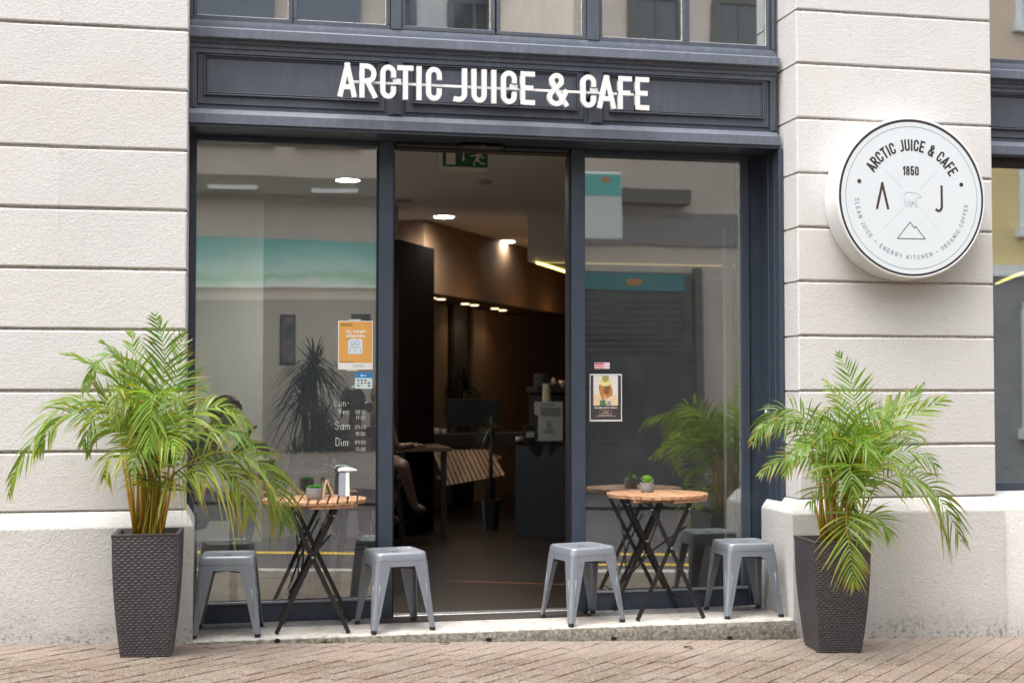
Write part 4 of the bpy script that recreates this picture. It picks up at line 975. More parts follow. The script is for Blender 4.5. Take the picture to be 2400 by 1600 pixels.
PR = planter('woven_planter', 'tall dark woven planter holding the green palm below the round sign', 3.488, -.395, -5)

# ------------------------------------------------------------------ palms
def catmull(P, n):
    P = [P[0]*2-P[1]]+P+[P[-1]*2-P[-2]]; out = []; seg = len(P)-3
    for i in range(n):
        t = i/(n-1)*seg; k = min(int(t), seg-1); t -= k; a, b, c, d = P[k:k+4]
        out.append(0.5*((b*2)+(c-a)*t+(a*2-b*5+c*4-d)*t*t+(b*3-a-c*3+d)*t*t*t))
    return out
CAMP = Vector((0, -7.87, 1.42))
def frond(par, base, pts, rr, face=.45, Lmax=.27, hue=0.0, ymax=-.02, xwall=1e9, dens=1.0, droop=.55, tipbrown=.45, angk=1.0):
    P = [Vector(base)]+[Vector(p) for p in pts]
    n = 44; pp = catmull(P, n); mb = MB()
    ln = sum((pp[i+1]-pp[i]).length for i in range(n-1)); s = 0; acc = [0]
    for i in range(n-1): s += (pp[i+1]-pp[i]).length; acc.append(s/ln)
    stemc = lambda a: (.44-.26*a+hue*.08, .32-.04*a, .04)
    rad = [max(.0013, .0062*(1-a)**.8) for a in acc]
    mb.tube(pp, rad, 5)
    for i in range(n):
        for k in range(5): mb.cols.append(stemc(acc[i]))
    blade0 = .42 if len(pts) > 3 else .45
    m = int(27*dens*max(.6, min(1.3, ln*.9)))
    young = rr.random(); inner = rr.random()
    gb = Vector((.16, .30, .035)).lerp(Vector((.31, .41, .055)), rr.random()*.7+hue*.4)
    dk = Vector((.065, .14, .022))
    for j in range(m):
        a = blade0+(1-blade0)*(j+.5)/m; b = (a-blade0)/(1-blade0)
        i = min(n-2, max(0, next(q for q in range(n) if acc[q] >= a)-1)); tt = (a-acc[i])/max(1e-6, acc[i+1]-acc[i])
        p = pp[i].lerp(pp[i+1], tt); T = (pp[i+1]-pp[max(0, i-1)]).normalized()
        up = Vector((0, 0, 1))*(1-face)+(CAMP-p).normalized()*face
        Nn = up-T*up.dot(T)
        if Nn.length < .05: Nn = Vector((0, -1, .2))-T*Vector((0, -1, .2)).dot(T)
        Nn.normalize(); S = T.cross(Nn).normalized()
        prof = (.50+.5*math.sin(math.pi*min(1, b*.80+.20)))*(1-.62*b**2.2)
        for sd in (-1, 1):
            if rr.random() < .04: continue
            ang = R((62-34*b)*angk+rr.uniform(-9, 9)); L = Lmax*prof*rr.uniform(.82, 1.1)*(1 if b < .95 else .8)
            d = (T*math.cos(ang)+S*sd*math.sin(ang)+Nn*(.28*(1-b)+rr.uniform(-.08, .08))).normalized()
            dr = droop*rr.uniform(.55, 1.35)*(.6+.6*b)
            wd = rr.uniform(.0056, .0086)*(1.0-.25*b)
            side = d.cross(Nn).normalized()
            tw = rr.uniform(-.9, .9); side = (side*math.cos(tw)+Nn*math.sin(tw)).normalized()
            base_c = gb.lerp(dk, min(1, rr.random()*.5+inner*.5)); old = rr.random()
            yel = min(1, max(0, hue*1.1*rr.random()+(.25 if old < .06 else 0)))
            cv, cc = [], []
            K = 5
            for q in range(K+1):
                u = q/K; c = p+d*L*u+Vector((0, 0, -1))*L*dr*u*u*.75
                wq = wd*(.45+.55*min(1, u*4))*(1 if u < .55 else max(.04, (1-u)/.45))
                a_ = c-side*wq; b_ = c+side*wq
                for v in (a_, b_):
                    if v.y > ymax and v.x < xwall: v.y = ymax-.004*rr.random()
                cv += [a_, b_]
                col = base_c.lerp(Vector((.36, .30, .035)), yel*(.35+.65*u))
                if u > .55 and old < tipbrown: col = col.lerp(Vector((.42, .17, .05)), min(1, (u-.5)*2.4*rr.uniform(.2, 1)))
                cc += [tuple(col)]*2
            mb.add(cv, [(2*q, 2*q+1, 2*q+3, 2*q+2) for q in range(K)], cc)
    return mb.build('frond', M['leaf'], par, True)
LF =[
  [(-0.349, -0.36, 1.042), (-0.356, -0.36, 1.302), (-0.312, -0.34, 1.581), (-0.367, -0.3, 1.832)] ,
  [(-0.377, -0.3, 1.039), (-0.453, -0.22, 1.371), (-0.536, -0.16, 1.575), (-0.664, -0.12, 1.696)] ,
  [(-0.387, -0.28, 1.038), (-0.514, -0.2, 1.389), (-0.629, -0.16, 1.521), (-0.776, -0.14, 1.601), (-0.858, -0.13, 1.623)] ,
  [(-0.391, -0.36, 1.043), (-0.483, -0.38, 1.191), (-0.583, -0.4, 1.355), (-0.686, -0.42, 1.496)] ,
  [(-0.398, -0.38, 1.044), (-0.432, -0.4, 1.174), (-0.564, -0.43, 1.313), (-0.742, -0.46, 1.364), (-0.868, -0.48, 1.306), (-0.968, -0.5, 1.148), (-1.045, -0.5, 1.007), (-1.072, -0.5, 0.891)] ,
  [(-0.389, -0.4, 1.045), (-0.421, -0.44, 1.15), (-0.599, -0.5, 1.271), (-0.756, -0.55, 1.307), (-0.848, -0.58, 1.249), (-0.929, -0.58, 1.101)] ,
  [(-0.392, -0.42, 1.003), (-0.427, -0.47, 1.083), (-0.506, -0.52, 1.115), (-0.584, -0.56, 1.072), (-0.599, -0.56, 0.98)] ,
  [(-0.346, -0.42, 1.045), (-0.352, -0.52, 1.254), (-0.32, -0.62, 1.399), (-0.264, -0.7, 1.407), (-0.213, -0.76, 1.341)] ,
  [(-0.335, -0.3, 1.039), (-0.288, -0.24, 1.212), (-0.213, -0.2, 1.388), (-0.096, -0.16, 1.451)] ,
  [(-0.324, -0.36, 1.042), (-0.248, -0.4, 1.216), (-0.062, -0.42, 1.337), (0.083, -0.42, 1.284), (0.135, -0.42, 1.223)] ,
  [(-0.314, -0.36, 0.869), (-0.239, -0.36, 0.993), (-0.104, -0.36, 1.074), (0.068, -0.34, 1.089), (0.208, -0.3, 1.007), (0.298, -0.26, 0.852), (0.337, -0.22, 0.678)] ,
  [(-0.32, -0.4, 0.872), (-0.245, -0.44, 0.994), (-0.11, -0.48, 1.046), (0.017, -0.5, 0.994), (0.102, -0.5, 0.872), (0.136, -0.5, 0.777)] ,
  [(-0.323, -0.38, 1.043), (-0.229, -0.46, 1.14), (-0.069, -0.5, 1.218), (0.074, -0.52, 1.192), (0.159, -0.52, 1.122)] ,
  [(-0.355, -0.42, 1.045), (-0.354, -0.54, 1.136), (-0.304, -0.66, 1.19), (-0.252, -0.74, 1.159), (-0.226, -0.78, 1.095)] ,
  [(-0.371, -0.42, 1.002), (-0.416, -0.52, 1.085), (-0.428, -0.6, 1.114), (-0.446, -0.68, 1.059), (-0.453, -0.7, 0.995)] ,
  [(-0.376, -0.32, 1.04), (-0.425, -0.26, 1.354), (-0.464, -0.2, 1.548), (-0.503, -0.16, 1.744)] ,
  [(-0.343, -0.3, 1.039), (-0.279, -0.26, 1.344), (-0.249, -0.2, 1.549), (-0.226, -0.16, 1.747)] ,
  [(-0.363, -0.42, 1.045), (-0.411, -0.5, 1.305), (-0.472, -0.58, 1.373), (-0.524, -0.64, 1.324), (-0.546, -0.66, 1.241)] ,
  [(-0.339, -0.4, 1.044), (-0.262, -0.5, 1.287), (-0.186, -0.56, 1.373), (-0.119, -0.6, 1.322), (-0.085, -0.62, 1.23)] ,
  [(-0.377, -0.3, 1.039), (-0.492, -0.24, 1.195), (-0.623, -0.2, 1.213), (-0.7, -0.18, 1.142), (-0.713, -0.17, 1.072)] ,
  [(-0.321, -0.4, 0.915), (-0.226, -0.5, 0.963), (-0.15, -0.56, 0.999), (-0.091, -0.6, 0.942)] ,
  [(-0.329, -0.34, 1.041), (-0.217, -0.3, 1.248), (-0.133, -0.28, 1.371), (-0.038, -0.26, 1.388)] ,
]
RF =[
  [(3.613, -0.42, 0.799), (3.63, -0.42, 1.197), (3.645, -0.36, 1.453), (3.588, -0.3, 1.648)] ,
  [(3.634, -0.36, 0.794), (3.65, -0.28, 1.193), (3.611, -0.2, 1.388), (3.555, -0.15, 1.495)] ,
  [(3.65, -0.38, 0.795), (3.787, -0.34, 1.177), (3.986, -0.3, 1.339), (4.161, -0.26, 1.462)] ,
  [(3.635, -0.42, 0.798), (3.744, -0.46, 1.157), (3.915, -0.5, 1.261), (4.044, -0.52, 1.325), (4.156, -0.54, 1.381)] ,
  [(3.596, -0.42, 0.799), (3.503, -0.46, 1.135), (3.299, -0.5, 1.256), (3.107, -0.54, 1.246), (2.991, -0.56, 1.212), (2.921, -0.56, 1.143)] ,
  [(3.586, -0.44, 0.8), (3.482, -0.52, 1.059), (3.304, -0.58, 1.125), (3.17, -0.62, 1.082), (3.095, -0.64, 0.953)] ,
  [(3.592, -0.42, 0.783), (3.476, -0.46, 0.977), (3.256, -0.5, 1.045), (3.088, -0.52, 1.008), (2.993, -0.52, 0.947)] ,
  [(3.565, -0.5, 0.727), (3.467, -0.68, 0.913), (3.398, -0.82, 1.013), (3.35, -0.94, 0.968), (3.346, -0.98, 0.823)] ,
  [(3.621, -0.44, 0.8), (3.696, -0.5, 1.009), (3.857, -0.54, 1.072), (3.984, -0.56, 1.048), (4.078, -0.56, 0.976)] ,
  [(3.637, -0.44, 0.681), (3.72, -0.5, 0.866), (3.855, -0.54, 0.938), (3.999, -0.56, 0.882), (4.128, -0.56, 0.738), (4.231, -0.55, 0.544)] ,
  [(3.565, -0.5, 0.687), (3.482, -0.62, 0.738), (3.425, -0.72, 0.687), (3.415, -0.78, 0.527), (3.432, -0.8, 0.333)] ,
  [(3.627, -0.46, 0.659), (3.657, -0.52, 0.695), (3.714, -0.56, 0.674), (3.762, -0.58, 0.605)] ,
  [(3.577, -0.44, 0.682), (3.439, -0.5, 0.854), (3.345, -0.54, 0.859), (3.277, -0.56, 0.784)] ,
  [(3.594, -0.46, 0.802), (3.565, -0.56, 1.123), (3.568, -0.66, 1.281), (3.604, -0.74, 1.29), (3.647, -0.8, 1.222)] ,
  [(3.585, -0.46, 0.802), (3.481, -0.56, 1.123), (3.394, -0.64, 1.235), (3.316, -0.7, 1.214), (3.256, -0.74, 1.132)] ,
  [(3.651, -0.36, 0.793), (3.791, -0.26, 1.11), (3.949, -0.18, 1.271), (3.998, -0.14, 1.387)] ,
  [(3.641, -0.38, 0.795), (3.727, -0.3, 1.031), (3.98, -0.24, 1.14), (4.136, -0.2, 1.155), (4.219, -0.18, 1.103)] ,
  [(3.634, -0.36, 0.794), (3.579, -0.28, 1.112), (3.513, -0.2, 1.273), (3.443, -0.16, 1.314)] ,
  [(3.62, -0.44, 0.76), (3.648, -0.56, 0.926), (3.71, -0.64, 1.008), (3.771, -0.7, 0.956), (3.801, -0.72, 0.849)] ,
  [(3.576, -0.46, 0.763), (3.427, -0.6, 0.97), (3.307, -0.68, 1.007), (3.223, -0.72, 0.941)] ,
  [(3.603, -0.46, 0.802), (3.552, -0.62, 1.047), (3.529, -0.72, 1.129), (3.53, -0.8, 1.086), (3.535, -0.82, 0.996)] ,
  [(3.583, -0.48, 0.685), (3.557, -0.62, 0.737), (3.534, -0.7, 0.683), (3.535, -0.73, 0.564)] ,
]
def palm(label, base, fronds, opts, seed, extra, spread, ymax, xwall, hue, azr=None, skip=()):
    rr = random.Random(seed); t = thing('areca_palm', label, 'palm', base, 'potted areca palms')
    for k, pts in enumerate(fronds):
        if k in skip: continue
        o = opts.get(k, {}); b = (base[0]+rr.uniform(-.075, .075), base[1]+rr.uniform(-.06, .06), base[2])
        frond(t, b, pts, rr, ymax=ymax, xwall=xwall, **{**dict(face=rr.uniform(.35, .6), hue=hue*rr.random()), **o})
    for k in range(extra):
        az = rr.uniform(*(azr or (math.pi*.9, 2.1*math.pi))); ln = rr.uniform(.34, .62)*spread; h0 = rr.uniform(.42, .60); lift = rr.uniform(.12, .40)
        b = (base[0]+rr.uniform(-.07, .07), base[1]+rr.uniform(-.06, .06), base[2]); dx, dy = math.cos(az), math.sin(az)*.75
        mid = Vector((b[0]+dx*.05, b[1]+dy*.05, base[2]+h0))
        p2 = mid+Vector((dx*ln*.35, dy*ln*.35, lift*.9)); p3 = mid+Vector((dx*ln*.75, dy*ln*.75, lift*1.05)); p4 = mid+Vector((dx*ln*1.08, dy*ln*1.08, lift*rr.uniform(.2, .8)))
        q = [mid, p2, p3, p4]
        for v in q:
            if v.y > ymax-.03: v.y = ymax-.03
        frond(t, b, [tuple(v) for v in q], rr, face=rr.uniform(.2, .6), Lmax=rr.uniform(.18, .26), hue=hue*rr.random(), ymax=ymax, xwall=xwall, droop=rr.uniform(.5, .9))
    rr2 = random.Random(seed+1)
    for k in range(15):
        x = base[0]+rr2.uniform(-.07, .07); y = base[1]+rr2.uniform(-.06, .06); h = rr2.uniform(.34, .58)
        m_ = MB(); top = (x+(x-base[0])*.7+rr2.uniform(-.05, .05), y+(y-base[1])*.7+rr2.uniform(-.04, .04), base[2]+h)
        col = (rr2.uniform(.38, .52), rr2.uniform(.26, .36), .04)
        m_.tube([(x, y, base[2]), ((x+top[0])/2+rr2.uniform(-.006, .006), (y+top[1])/2, base[2]+h*.5), top], [.0095, .008, .0055], 7, col); m_.build('cane', M['leaf'], t, True)
    return t
lo = {0: dict(face=.95, Lmax=.30, droop=.25, hue=.0), 15: dict(face=.8, Lmax=.26, droop=.3), 16: dict(face=.9, Lmax=.27, droop=.25), 1: dict(Lmax=.22, droop=.3, angk=.6), 2: dict(Lmax=.21, droop=.2, angk=.45), 3: dict(face=.3, Lmax=.26, droop=.08, angk=.5),
      4: dict(face=.4, Lmax=.21, droop=.7, angk=.75), 5: dict(face=.5, Lmax=.21, droop=.6, angk=.8), 7: dict(Lmax=.24, droop=.8), 8: dict(Lmax=.22, angk=.8), 9: dict(Lmax=.22, droop=.6), 12: dict(Lmax=.22, droop=.7), 13: dict(face=.7, Lmax=.24, droop=.9), 14: dict(Lmax=.2, droop=.9), 17: dict(Lmax=.2, droop=.7), 18: dict(Lmax=.2, droop=.7), 19: dict(Lmax=.18, droop=.5, angk=.8), 21: dict(Lmax=.22, droop=.2, angk=.6), 6: dict(hue=.9, Lmax=.24, droop=1.0), 10: dict(face=.5, Lmax=.33, droop=.95, hue=.35), 11: dict(face=.5, Lmax=.33, droop=1.15, hue=.75), 20: dict(hue=.8, droop=1.0)}
palm('tall palm with arching yellowing fronds in the planter left of the shopfront', PL, LF, lo, 11, 4, .8, -.02, -.17, .38, (math.pi*.85, math.pi*1.55), (18, 21))
ro = {0: dict(face=.95, Lmax=.25, droop=.12), 1: dict(face=.6, Lmax=.2), 2: dict(face=.4, Lmax=.26, droop=.12, angk=.7), 3: dict(face=.6, Lmax=.27, droop=.12, angk=.85), 4: dict(Lmax=.18, droop=.8), 5: dict(Lmax=.2, droop=.8), 16: dict(Lmax=.22, droop=.3), 17: dict(Lmax=.2, droop=.3, angk=.7), 15: dict(Lmax=.22, droop=.25, angk=.7), 6: dict(hue=.6, Lmax=.22), 7: dict(face=.9, Lmax=.30, droop=.5),
      9: dict(face=.5, Lmax=.30, droop=1.0, hue=.3), 10: dict(face=.85, Lmax=.24, droop=.5, hue=.4, tipbrown=.7), 21: dict(face=.8, Lmax=.22, hue=.2)}
palm('bushy green palm in the planter below the round sign', PR, RF, ro, 23, 5, .8, -.02, 99, .15)
for x, y, a, lab in ((1.235, -.155, .4, 'small brown fallen leaf on the paving at the middle of the step'), (2.62, -.34, 2.1, 'small brown fallen leaf on the paving in front of the right folding table')):
    m_ = MB(); ca, sa = math.cos(a), math.sin(a); P_ = []
    for i in range(5):
        u = -.034+.017*i; w_ = (.001, .012, .015, .010, .001)[i]
        for s_ in (-1, 0, 1): P_.append((x+u*ca-s_*w_*sa, y+u*sa+s_*w_*ca, gz(x)+.006+abs(s_)*.006+.004*math.sin(i*1.3)))
    fs = []
    for i in range(4):
        for k in range(2): q = i*3+k; fs.append((q, q+1, q+4, q+3))
    m_.add(P_, fs); o = m_.build('fallen_leaf', M['dry'], None, True); o['label'] = lab; o['category'] = 'leaf'; o['group'] = 'fallen leaves on the paving'
# ------------------------------------------------------------------ cafe interior
def fl(name, col, rough=.8, **k): M[name] = flat(name, col, rough, **k); return M[name]
def floor_mat():
    k = N('dark_wood_floor'); pos = k.coord(False); b = k.n('ShaderNodeTexBrick'); b.inputs['Scale'].default_value = 1.0
    b.inputs['Brick Width'].default_value = 1.4; b.inputs['Row Height'].default_value = .16; b.inputs['Mortar Size'].default_value = .004
    b.inputs['Color1'].default_value = (.014, .009, .007, 1); b.inputs['Color2'].default_value = (.022, .014, .011, 1); b.inputs['Mortar'].default_value = (.008, .006, .005, 1)
    k.l(pos, b.inputs['Vector']); k.base(k.mix(.5, b.outputs['Color'], k.ramp(k.noise(30, 4, .6, pos).outputs['Fac'], [(.3, (.6, .6, .6)), (.7, (1.2, 1.2, 1.2))]), 'MULTIPLY'))
    k.rough(.32); return k.m
M['floor'] = floor_mat()
fl('ceil', (.86, .83, .79), .9, var=.03); fl('wall_pale', (.80, .84, .78), .9, var=.04); fl('wall_grey', (.42, .40, .365), .9, var=.04); fl('wall_warm', (.23, .145, .09), .9, var=.06)
M['dark_wood'] = wood('dark_stained_wood', (.008, .005, .004), (.018, .011, .008), .6, .85, 'Z'); M['dark_wood'].node_tree.nodes['Principled BSDF'].inputs['Specular IOR Level'].default_value = .1
fl('counter', (.022, .026, .034), .55); fl('bar_top', (.02, .014, .011), .4); fl('column_grey', (.055, .06, .07), .7); fl('beige_curtain', (.24, .19, .15), .9)
def solid(name, x0, x1, y0, y1, z0, z1, mat, par=None, c=0.0): m_ = MB(); m_.box(x0, x1, y0, y1, z0, z1, c); return m_.build(name, M[mat], par)
def slab(name, a, b, th, z0, z1, mat, par=None):      # upright slab along a plan segment
    a = Vector(a); b = Vector(b); d = (b-a).normalized(); n = Vector((-d.y, d.x))*th
    q = [a, b, b+n, a+n]; m_ = MB(); m_.loft([[(p.x, p.y, z0) for p in q], [(p.x, p.y, z1) for p in q]]); return fixnormals(m_.build(name, M[mat], par))
structure(solid('floor', -1.2, 10, .6005, 14, -.2, .0402, 'floor'))
structure(solid('ceiling', -1.2, 10, .6005, 14, 3.2, 3.4, 'ceil'))
structure(solid('interior_wall', -1.2, .347, 5.0, 5.2, .0405, 3.1995, 'wall_pale'))
structure(solid('interior_wall', -1.2, 1.63, 5.2005, 5.4, .0405, 3.1995, 'wall_grey'))
structure(solid('interior_wall', -1.25, -1.2005, .6, 5.4, .0405, 3.1995, 'wall_pale'))
structure(solid('interior_wall', 2.0, 10, 12.6, 12.8, .0405, 3.1995, 'wall_warm'))
structure(solid('interior_wall', 10.0005, 10.2, .6, 12.8, .0405, 3.1995, 'wall_grey'))
structure(solid('interior_wall', 3.462, 4.796, .6005, .75, .0405, 3.1995, 'wall_grey'))
structure(solid('interior_wall', -1.2, 10, .605, .66, 2.975, 3.1995, 'wall_grey'))
structure(slab('wooden_partition', (1.603, 4.93), (2.059, 5.705), .08, .0405, 2.85, 'dark_wood'))
dirn = Vector((.551, .834)); nb = Vector((.834, -.551)); A0 = Vector((2.02, 6.15))
structure(slab('bulkhead', A0, A0+dirn*4.6, .7, 2.45, 3.1995, 'wall_warm'))
structure(slab('back_wall', A0-nb*.72, A0-nb*.72+dirn*7.6, .1, .0405, 3.1995, 'wall_warm'))
for k, (s0, s1, mt, o) in enumerate(((.45, .80, 'beige_curtain', .05), (.82, 1.25, 'column_grey', .12), (1.6, 2.05, 'beige_curtain', .05), (2.07, 2.45, 'column_grey', .12), (2.8, 3.2, 'beige_curtain', .05))):
    structure(slab('wall_panel', A0-nb*(.70-o)+dirn*s0, A0-nb*(.70-o)+dirn*s1, .05, .0406, 2.449, mt))
def lamp(name, loc, energy, size, col, spot=None):
    l = bpy.data.lights.new(name, 'SPOT' if spot else 'POINT'); l.energy = energy; l.color = col; l.shadow_soft_size = size
    if spot: l.spot_size = R(spot); l.spot_blend = .8
    o = bpy.data.objects.new(name, l); COL.objects.link(o); o.location = loc; return o
M['lamp_on'] = emit('lit_lamp', (1, .93, .78), 5); M['spot_on'] = emit('lit_spot', (1, .72, .42), 1.1); M['trim'] = flat('lamp_trim', (.5, .48, .45), .5)
for i, (x, y, r, e, lab) in enumerate(((1.005, 3.627, .10, 33, 'lit round ceiling downlight seen through the left pane'), (2.178, 5.856, .10, 15, 'lit round ceiling downlight in the doorway below the exit sign'),
                                       (3.265, 7.982, .10, .6, 'lit round ceiling downlight in the doorway beside the white bulkhead box'), (1.209, 6.831, .045, 0, 'tiny lit ceiling spot low in the left pane'))):
    t = thing('downlight', lab, 'ceiling light', (x, y, 3.199), 'round ceiling lights in the cafe')
    m_ = MB(); m_.lathe([(r*1.14, 3.1995), (r*1.14, 3.193), (r*1.0, 3.191), (r*1.0, 3.1995)], (x, y, 0), 28); fixnormals(m_.build('trim', M['trim'], t))
    m_ = MB(); m_.lathe([(r*.99, 3.1925), (.001, 3.1925)], (x, y, 0), 28); m_.build('diffuser', M['lamp_on'], t)
    if e: lp = lamp('downlight_lamp', (0, 0, -.05), e, .08, (1, .93, .84), 165); lp.parent = t
for i, (x, y) in enumerate(((2.36, 6.995), (2.496, 7.181), (2.905, 7.932), (3.054, 8.145), (3.424, 8.756), (3.592, 9.087))):
    x -= nb.x*.15; y -= nb.y*.15
    t = thing('soffit_spot', 'small warm spot under the brown bulkhead, ' + ('leftmost of the row', 'second from the left', 'third from the left', 'third from the right', 'second from the right', 'rightmost of the row')[i], 'ceiling light', (x, y, 2.449), 'warm spots under the bulkhead')
    m_ = MB(); m_.lathe([(.05, 2.4495), (.05, 2.444), (.026, 2.442), (.001, 2.442)], (x, y, 0), 16); fixnormals(m_.build('housing', M['spot_on'], t))
    lp = lamp('soffit_lamp', (0, 0, -.03), .6, .03, (1, .62, .32), 120); lp.parent = t
for s_ in (1.05, 2.6, 3.7):      # the wall washers that leave the amber scallops on the bulkhead
    p = A0+nb*.3+dirn*s_; lp = lamp('wall_washer', (p.x, p.y, 2.38), 0.32, .06, (1, .55, .22))
q_ = [(2.985, 5.55), (9.6, 5.55), (9.6, 6.65), (3.72, 6.65)]; m_ = MB(); m_.loft([[(x, y, 2.725) for x, y in q_], [(x, y, 3.1995) for x, y in q_]]); structure(fixnormals(m_.build('bulkhead_box', M['ceil'])))
M['led'] = emit('led_strip', (1, .78, .22), 1.0)
M['led_dim'] = emit('led_strip_far', (1, .78, .22), .22)
ld = thing('led_strip', 'thin yellow light strip under the white ceiling box, continuing behind the right shop window', 'light strip', (3.08, 5.5, 2.72))
for pts in (((3.076, 5.529, 2.712), (3.659, 6.569, 2.712)), ((9.093, 6.993, 2.712), (8.541, 5.541, 2.712))):
    m_ = MB(); m_.tube(pts, .011, 6); m_.build('tube', M['led'], ld)
m_ = MB(); m_.tube([(3.085, 5.535, 2.716), (8.53, 5.535, 2.716)], .003, 5); m_.build('tube', M['led_dim'], ld)
ex = thing('exit_sign', 'green emergency exit sign with arrow and running figure hanging inside the doorway', 'exit sign', (1.62, 1.5, 3.03))
M['exw'] = flat('exit_white', (.62, .60, .54), .6, var=.02); M['exg'] = flat('exit_green', (.012, .105, .06), .5, var=.03)
m_ = MB(); m_.box(1.445, 1.80, 1.5, 1.53, 2.952, 3.10, .003); m_.build('casing', M['exw'], ex)
m_ = MB(); m_.box(1.478, 1.797, 1.4975, 1.4995, 2.985, 3.098); m_.build('green_panel', M['exg'], ex)
for xx in (1.53, 1.72): m_ = MB(); m_.tube([(xx, 1.515, 3.10), (xx, 1.515, 3.2)], .005, 6); m_.build('hanger', M['exw'], ex)
m_ = MB(); m_.box(1.502, 1.568, 1.4955, 1.4974, 2.999, 3.09); m_.build('door_symbol', M['exw'], ex)
m_ = MB(); thick(m_, [(1.625, 3.085), (1.625, 3.045)], .008, plane_map(0, 0), 1.497); m_.poly([(1.612, 3.045), (1.625, 3.022), (1.638, 3.045)], 1.4968); m_.build('arrow', M['exw'], ex)
m_ = MB()
for pts, t_ in (([(1.735, 3.076), (1.722, 3.040)], .024), ([(1.722, 3.074), (1.700, 3.066), (1.680, 3.063)], .0085), ([(1.745, 3.074), (1.758, 3.052), (1.772, 3.056)], .0085), ([(1.722, 3.04), (1.742, 3.024), (1.745, 3.013), (1.775, 3.012)], .010), ([(1.718, 3.038), (1.702, 3.020), (1.700, 2.998)], .010)):
    thick(m_, pts, t_, plane_map(0, 0), 1.497-.0001*len(m_.f)/6)
m_.poly([(1.752+.012*math.cos(i*.524), 3.086+.012*math.sin(i*.524)) for i in range(12)], 1.4969); m_.build('running_figure', M['exw'], ex)
sm = thing('smoke_detector', 'small round detector on the ceiling behind the exit sign', 'smoke detector', (2.151, 3.434, 3.19))
m_ = MB(); m_.lathe([(.055, 3.1995), (.055, 3.18), (.04, 3.17), (.001, 3.17)], (2.151, 3.434, 0), 20); m_.build('body', M['wall_grey'], sm)
vt = thing('ceiling_vent', 'flat dark round vent on the ceiling beside the left mullion', 'vent', (1.605, 4.795, 3.19))
m_ = MB(); m_.lathe([(.11, 3.1995), (.11, 3.19), (.02, 3.186), (.001, 3.186)], (1.605, 4.795, 0), 24); m_.build('disc', M['wall_grey'], vt)
tp = thing('floor_tape', 'orange tape line on the dark floor just inside the doorway', 'tape', (1.9, 1.75, .041))
m_ = MB(); m_.add([(1.62, 1.98, .0412), (2.62, 1.52, .0412), (2.62, 1.57, .0412), (1.62, 2.03, .0412)], [(0, 1, 2, 3)]); m_.build('strip', flat('orange_tape', (.25, .05, .02), .6), tp)
for i, (xa, xb, za, zb, lab) in enumerate(((.512, .655, 1.679, 2.142, 'narrow dark framed picture on the wall left of the tall dracaena'), (1.18, 1.365, 1.72, 2.153, 'dark framed picture mostly hidden behind the orange poster'))):
    t = thing('picture_frame', lab, 'picture', ((xa+xb)/2, 5.19, za)); fw = .014
    m_ = MB(); m_.box(xa, xb, 5.178, 5.2, za, za+fw); m_.box(xa, xb, 5.178, 5.2, zb-fw, zb); m_.box(xa, xa+fw, 5.178, 5.2, za+fw, zb-fw); m_.box(xb-fw, xb, 5.178, 5.2, za+fw, zb-fw); m_.build('frame', M['black'], t)
    m_ = MB(); m_.box(xa+fw, xb-fw, 5.186, 5.199, za+fw, zb-fw); m_.build('print', flat('picture_print', (.06, .055, .055), .5, var=.9, scale=9), t)

structure(solid('interior_wall', 3.350, 3.403, .95, 1.0, .0405, 2.55, 'wall_pale'))
# counter, bar, tables
ct = thing('counter', 'dark blue-black service counter at the right of the doorway', 'counter', (3.2, 4.9, .04))
d_ = Vector((.84, -.543)); p0 = Vector((2.713, 4.861))
slab('front', p0, p0+d_*2.6, .66, .041, .925, 'counter', ct); slab('top', p0-d_*.02-Vector((.543, .84))*.02, p0+d_*2.62-Vector((.543, .84))*.02, .70, .9255, .951, 'bar_top', ct)
bb = thing('back_bar', 'long dark bar top behind the doorway with plants and a screen on it', 'bar', (2.8, 7.3, .04))
solid('top', 2.1, 3.4, 7.0, 7.7, .80, .95, 'bar_top', bb, .004); solid('leg', 3.3, 3.38, 7.05, 7.6, .041, .7995, 'bar_top', bb); solid('leg', 2.12, 2.2, 7.05, 7.6, .041, .7995, 'bar_top', bb)
cr = thing('slatted_wood_stand', 'slanted pine slat stand below the dark bar inside the doorway', 'stand', (2.55, 6.8, .04)); M['pine2'] = wood('warm_pine', (.13, .072, .032), (.24, .14, .07), 1, .6, 'Z')
for i in range(13):
    x = 2.22+i*.05; m_ = MB(); m_.bar((x+.0, 6.75, .78), (x+.10, 6.45, .42+.008*i), .036, .018, (0, -1, .3)); m_.build('slat', M['pine2'], cr)
for z_, y_ in ((.70, 6.71), (.50, 6.545)): m_ = MB(); m_.box(2.22, 2.95, y_, y_+.02, z_-.02, z_+.02); m_.build('rail', M['pine2'], cr)
for x_ in (2.3, 2.85): solid('leg', x_, x_+.04, 6.72, 6.76, .041, .74, 'bar_top', cr)
def table(label, x0, x1, y0, y1, zt, mat, top='bar_top'):
    t = thing('cafe_table', label, 'table', ((x0+x1)/2, (y0+y1)/2, .04)); solid('tabletop', x0, x1, y0, y1, zt-.04, zt, top, t, .004)
    for xx in (x0+.04, x1-.09):
        for yy in (y0+.04, y1-.09): solid('leg', xx, xx+.05, yy, yy+.05, .041, zt-.0405, mat, t)
M['brown_top'] = wood('brown_tabletop', (.05, .026, .014), (.11, .06, .034), 1, .4, 'X')
table('dark cafe table with a bowl and green juice behind the left pane', .0, .66, .95, 1.55, .900, 'black')
table('brown cafe table beside the seated person with long hair', 1.45, 2.08, 4.75, 5.9, .895, 'black', 'brown_top')
mn = thing('menu_board', 'white menu card with torn sides on the counter', 'menu', (2.97, 4.72, .952)); mw = flat('menu_paper', (.40, .42, .42), .7, var=.03)
jr = random.Random(4); zl = [.955+.365*i/22 for i in range(23)]
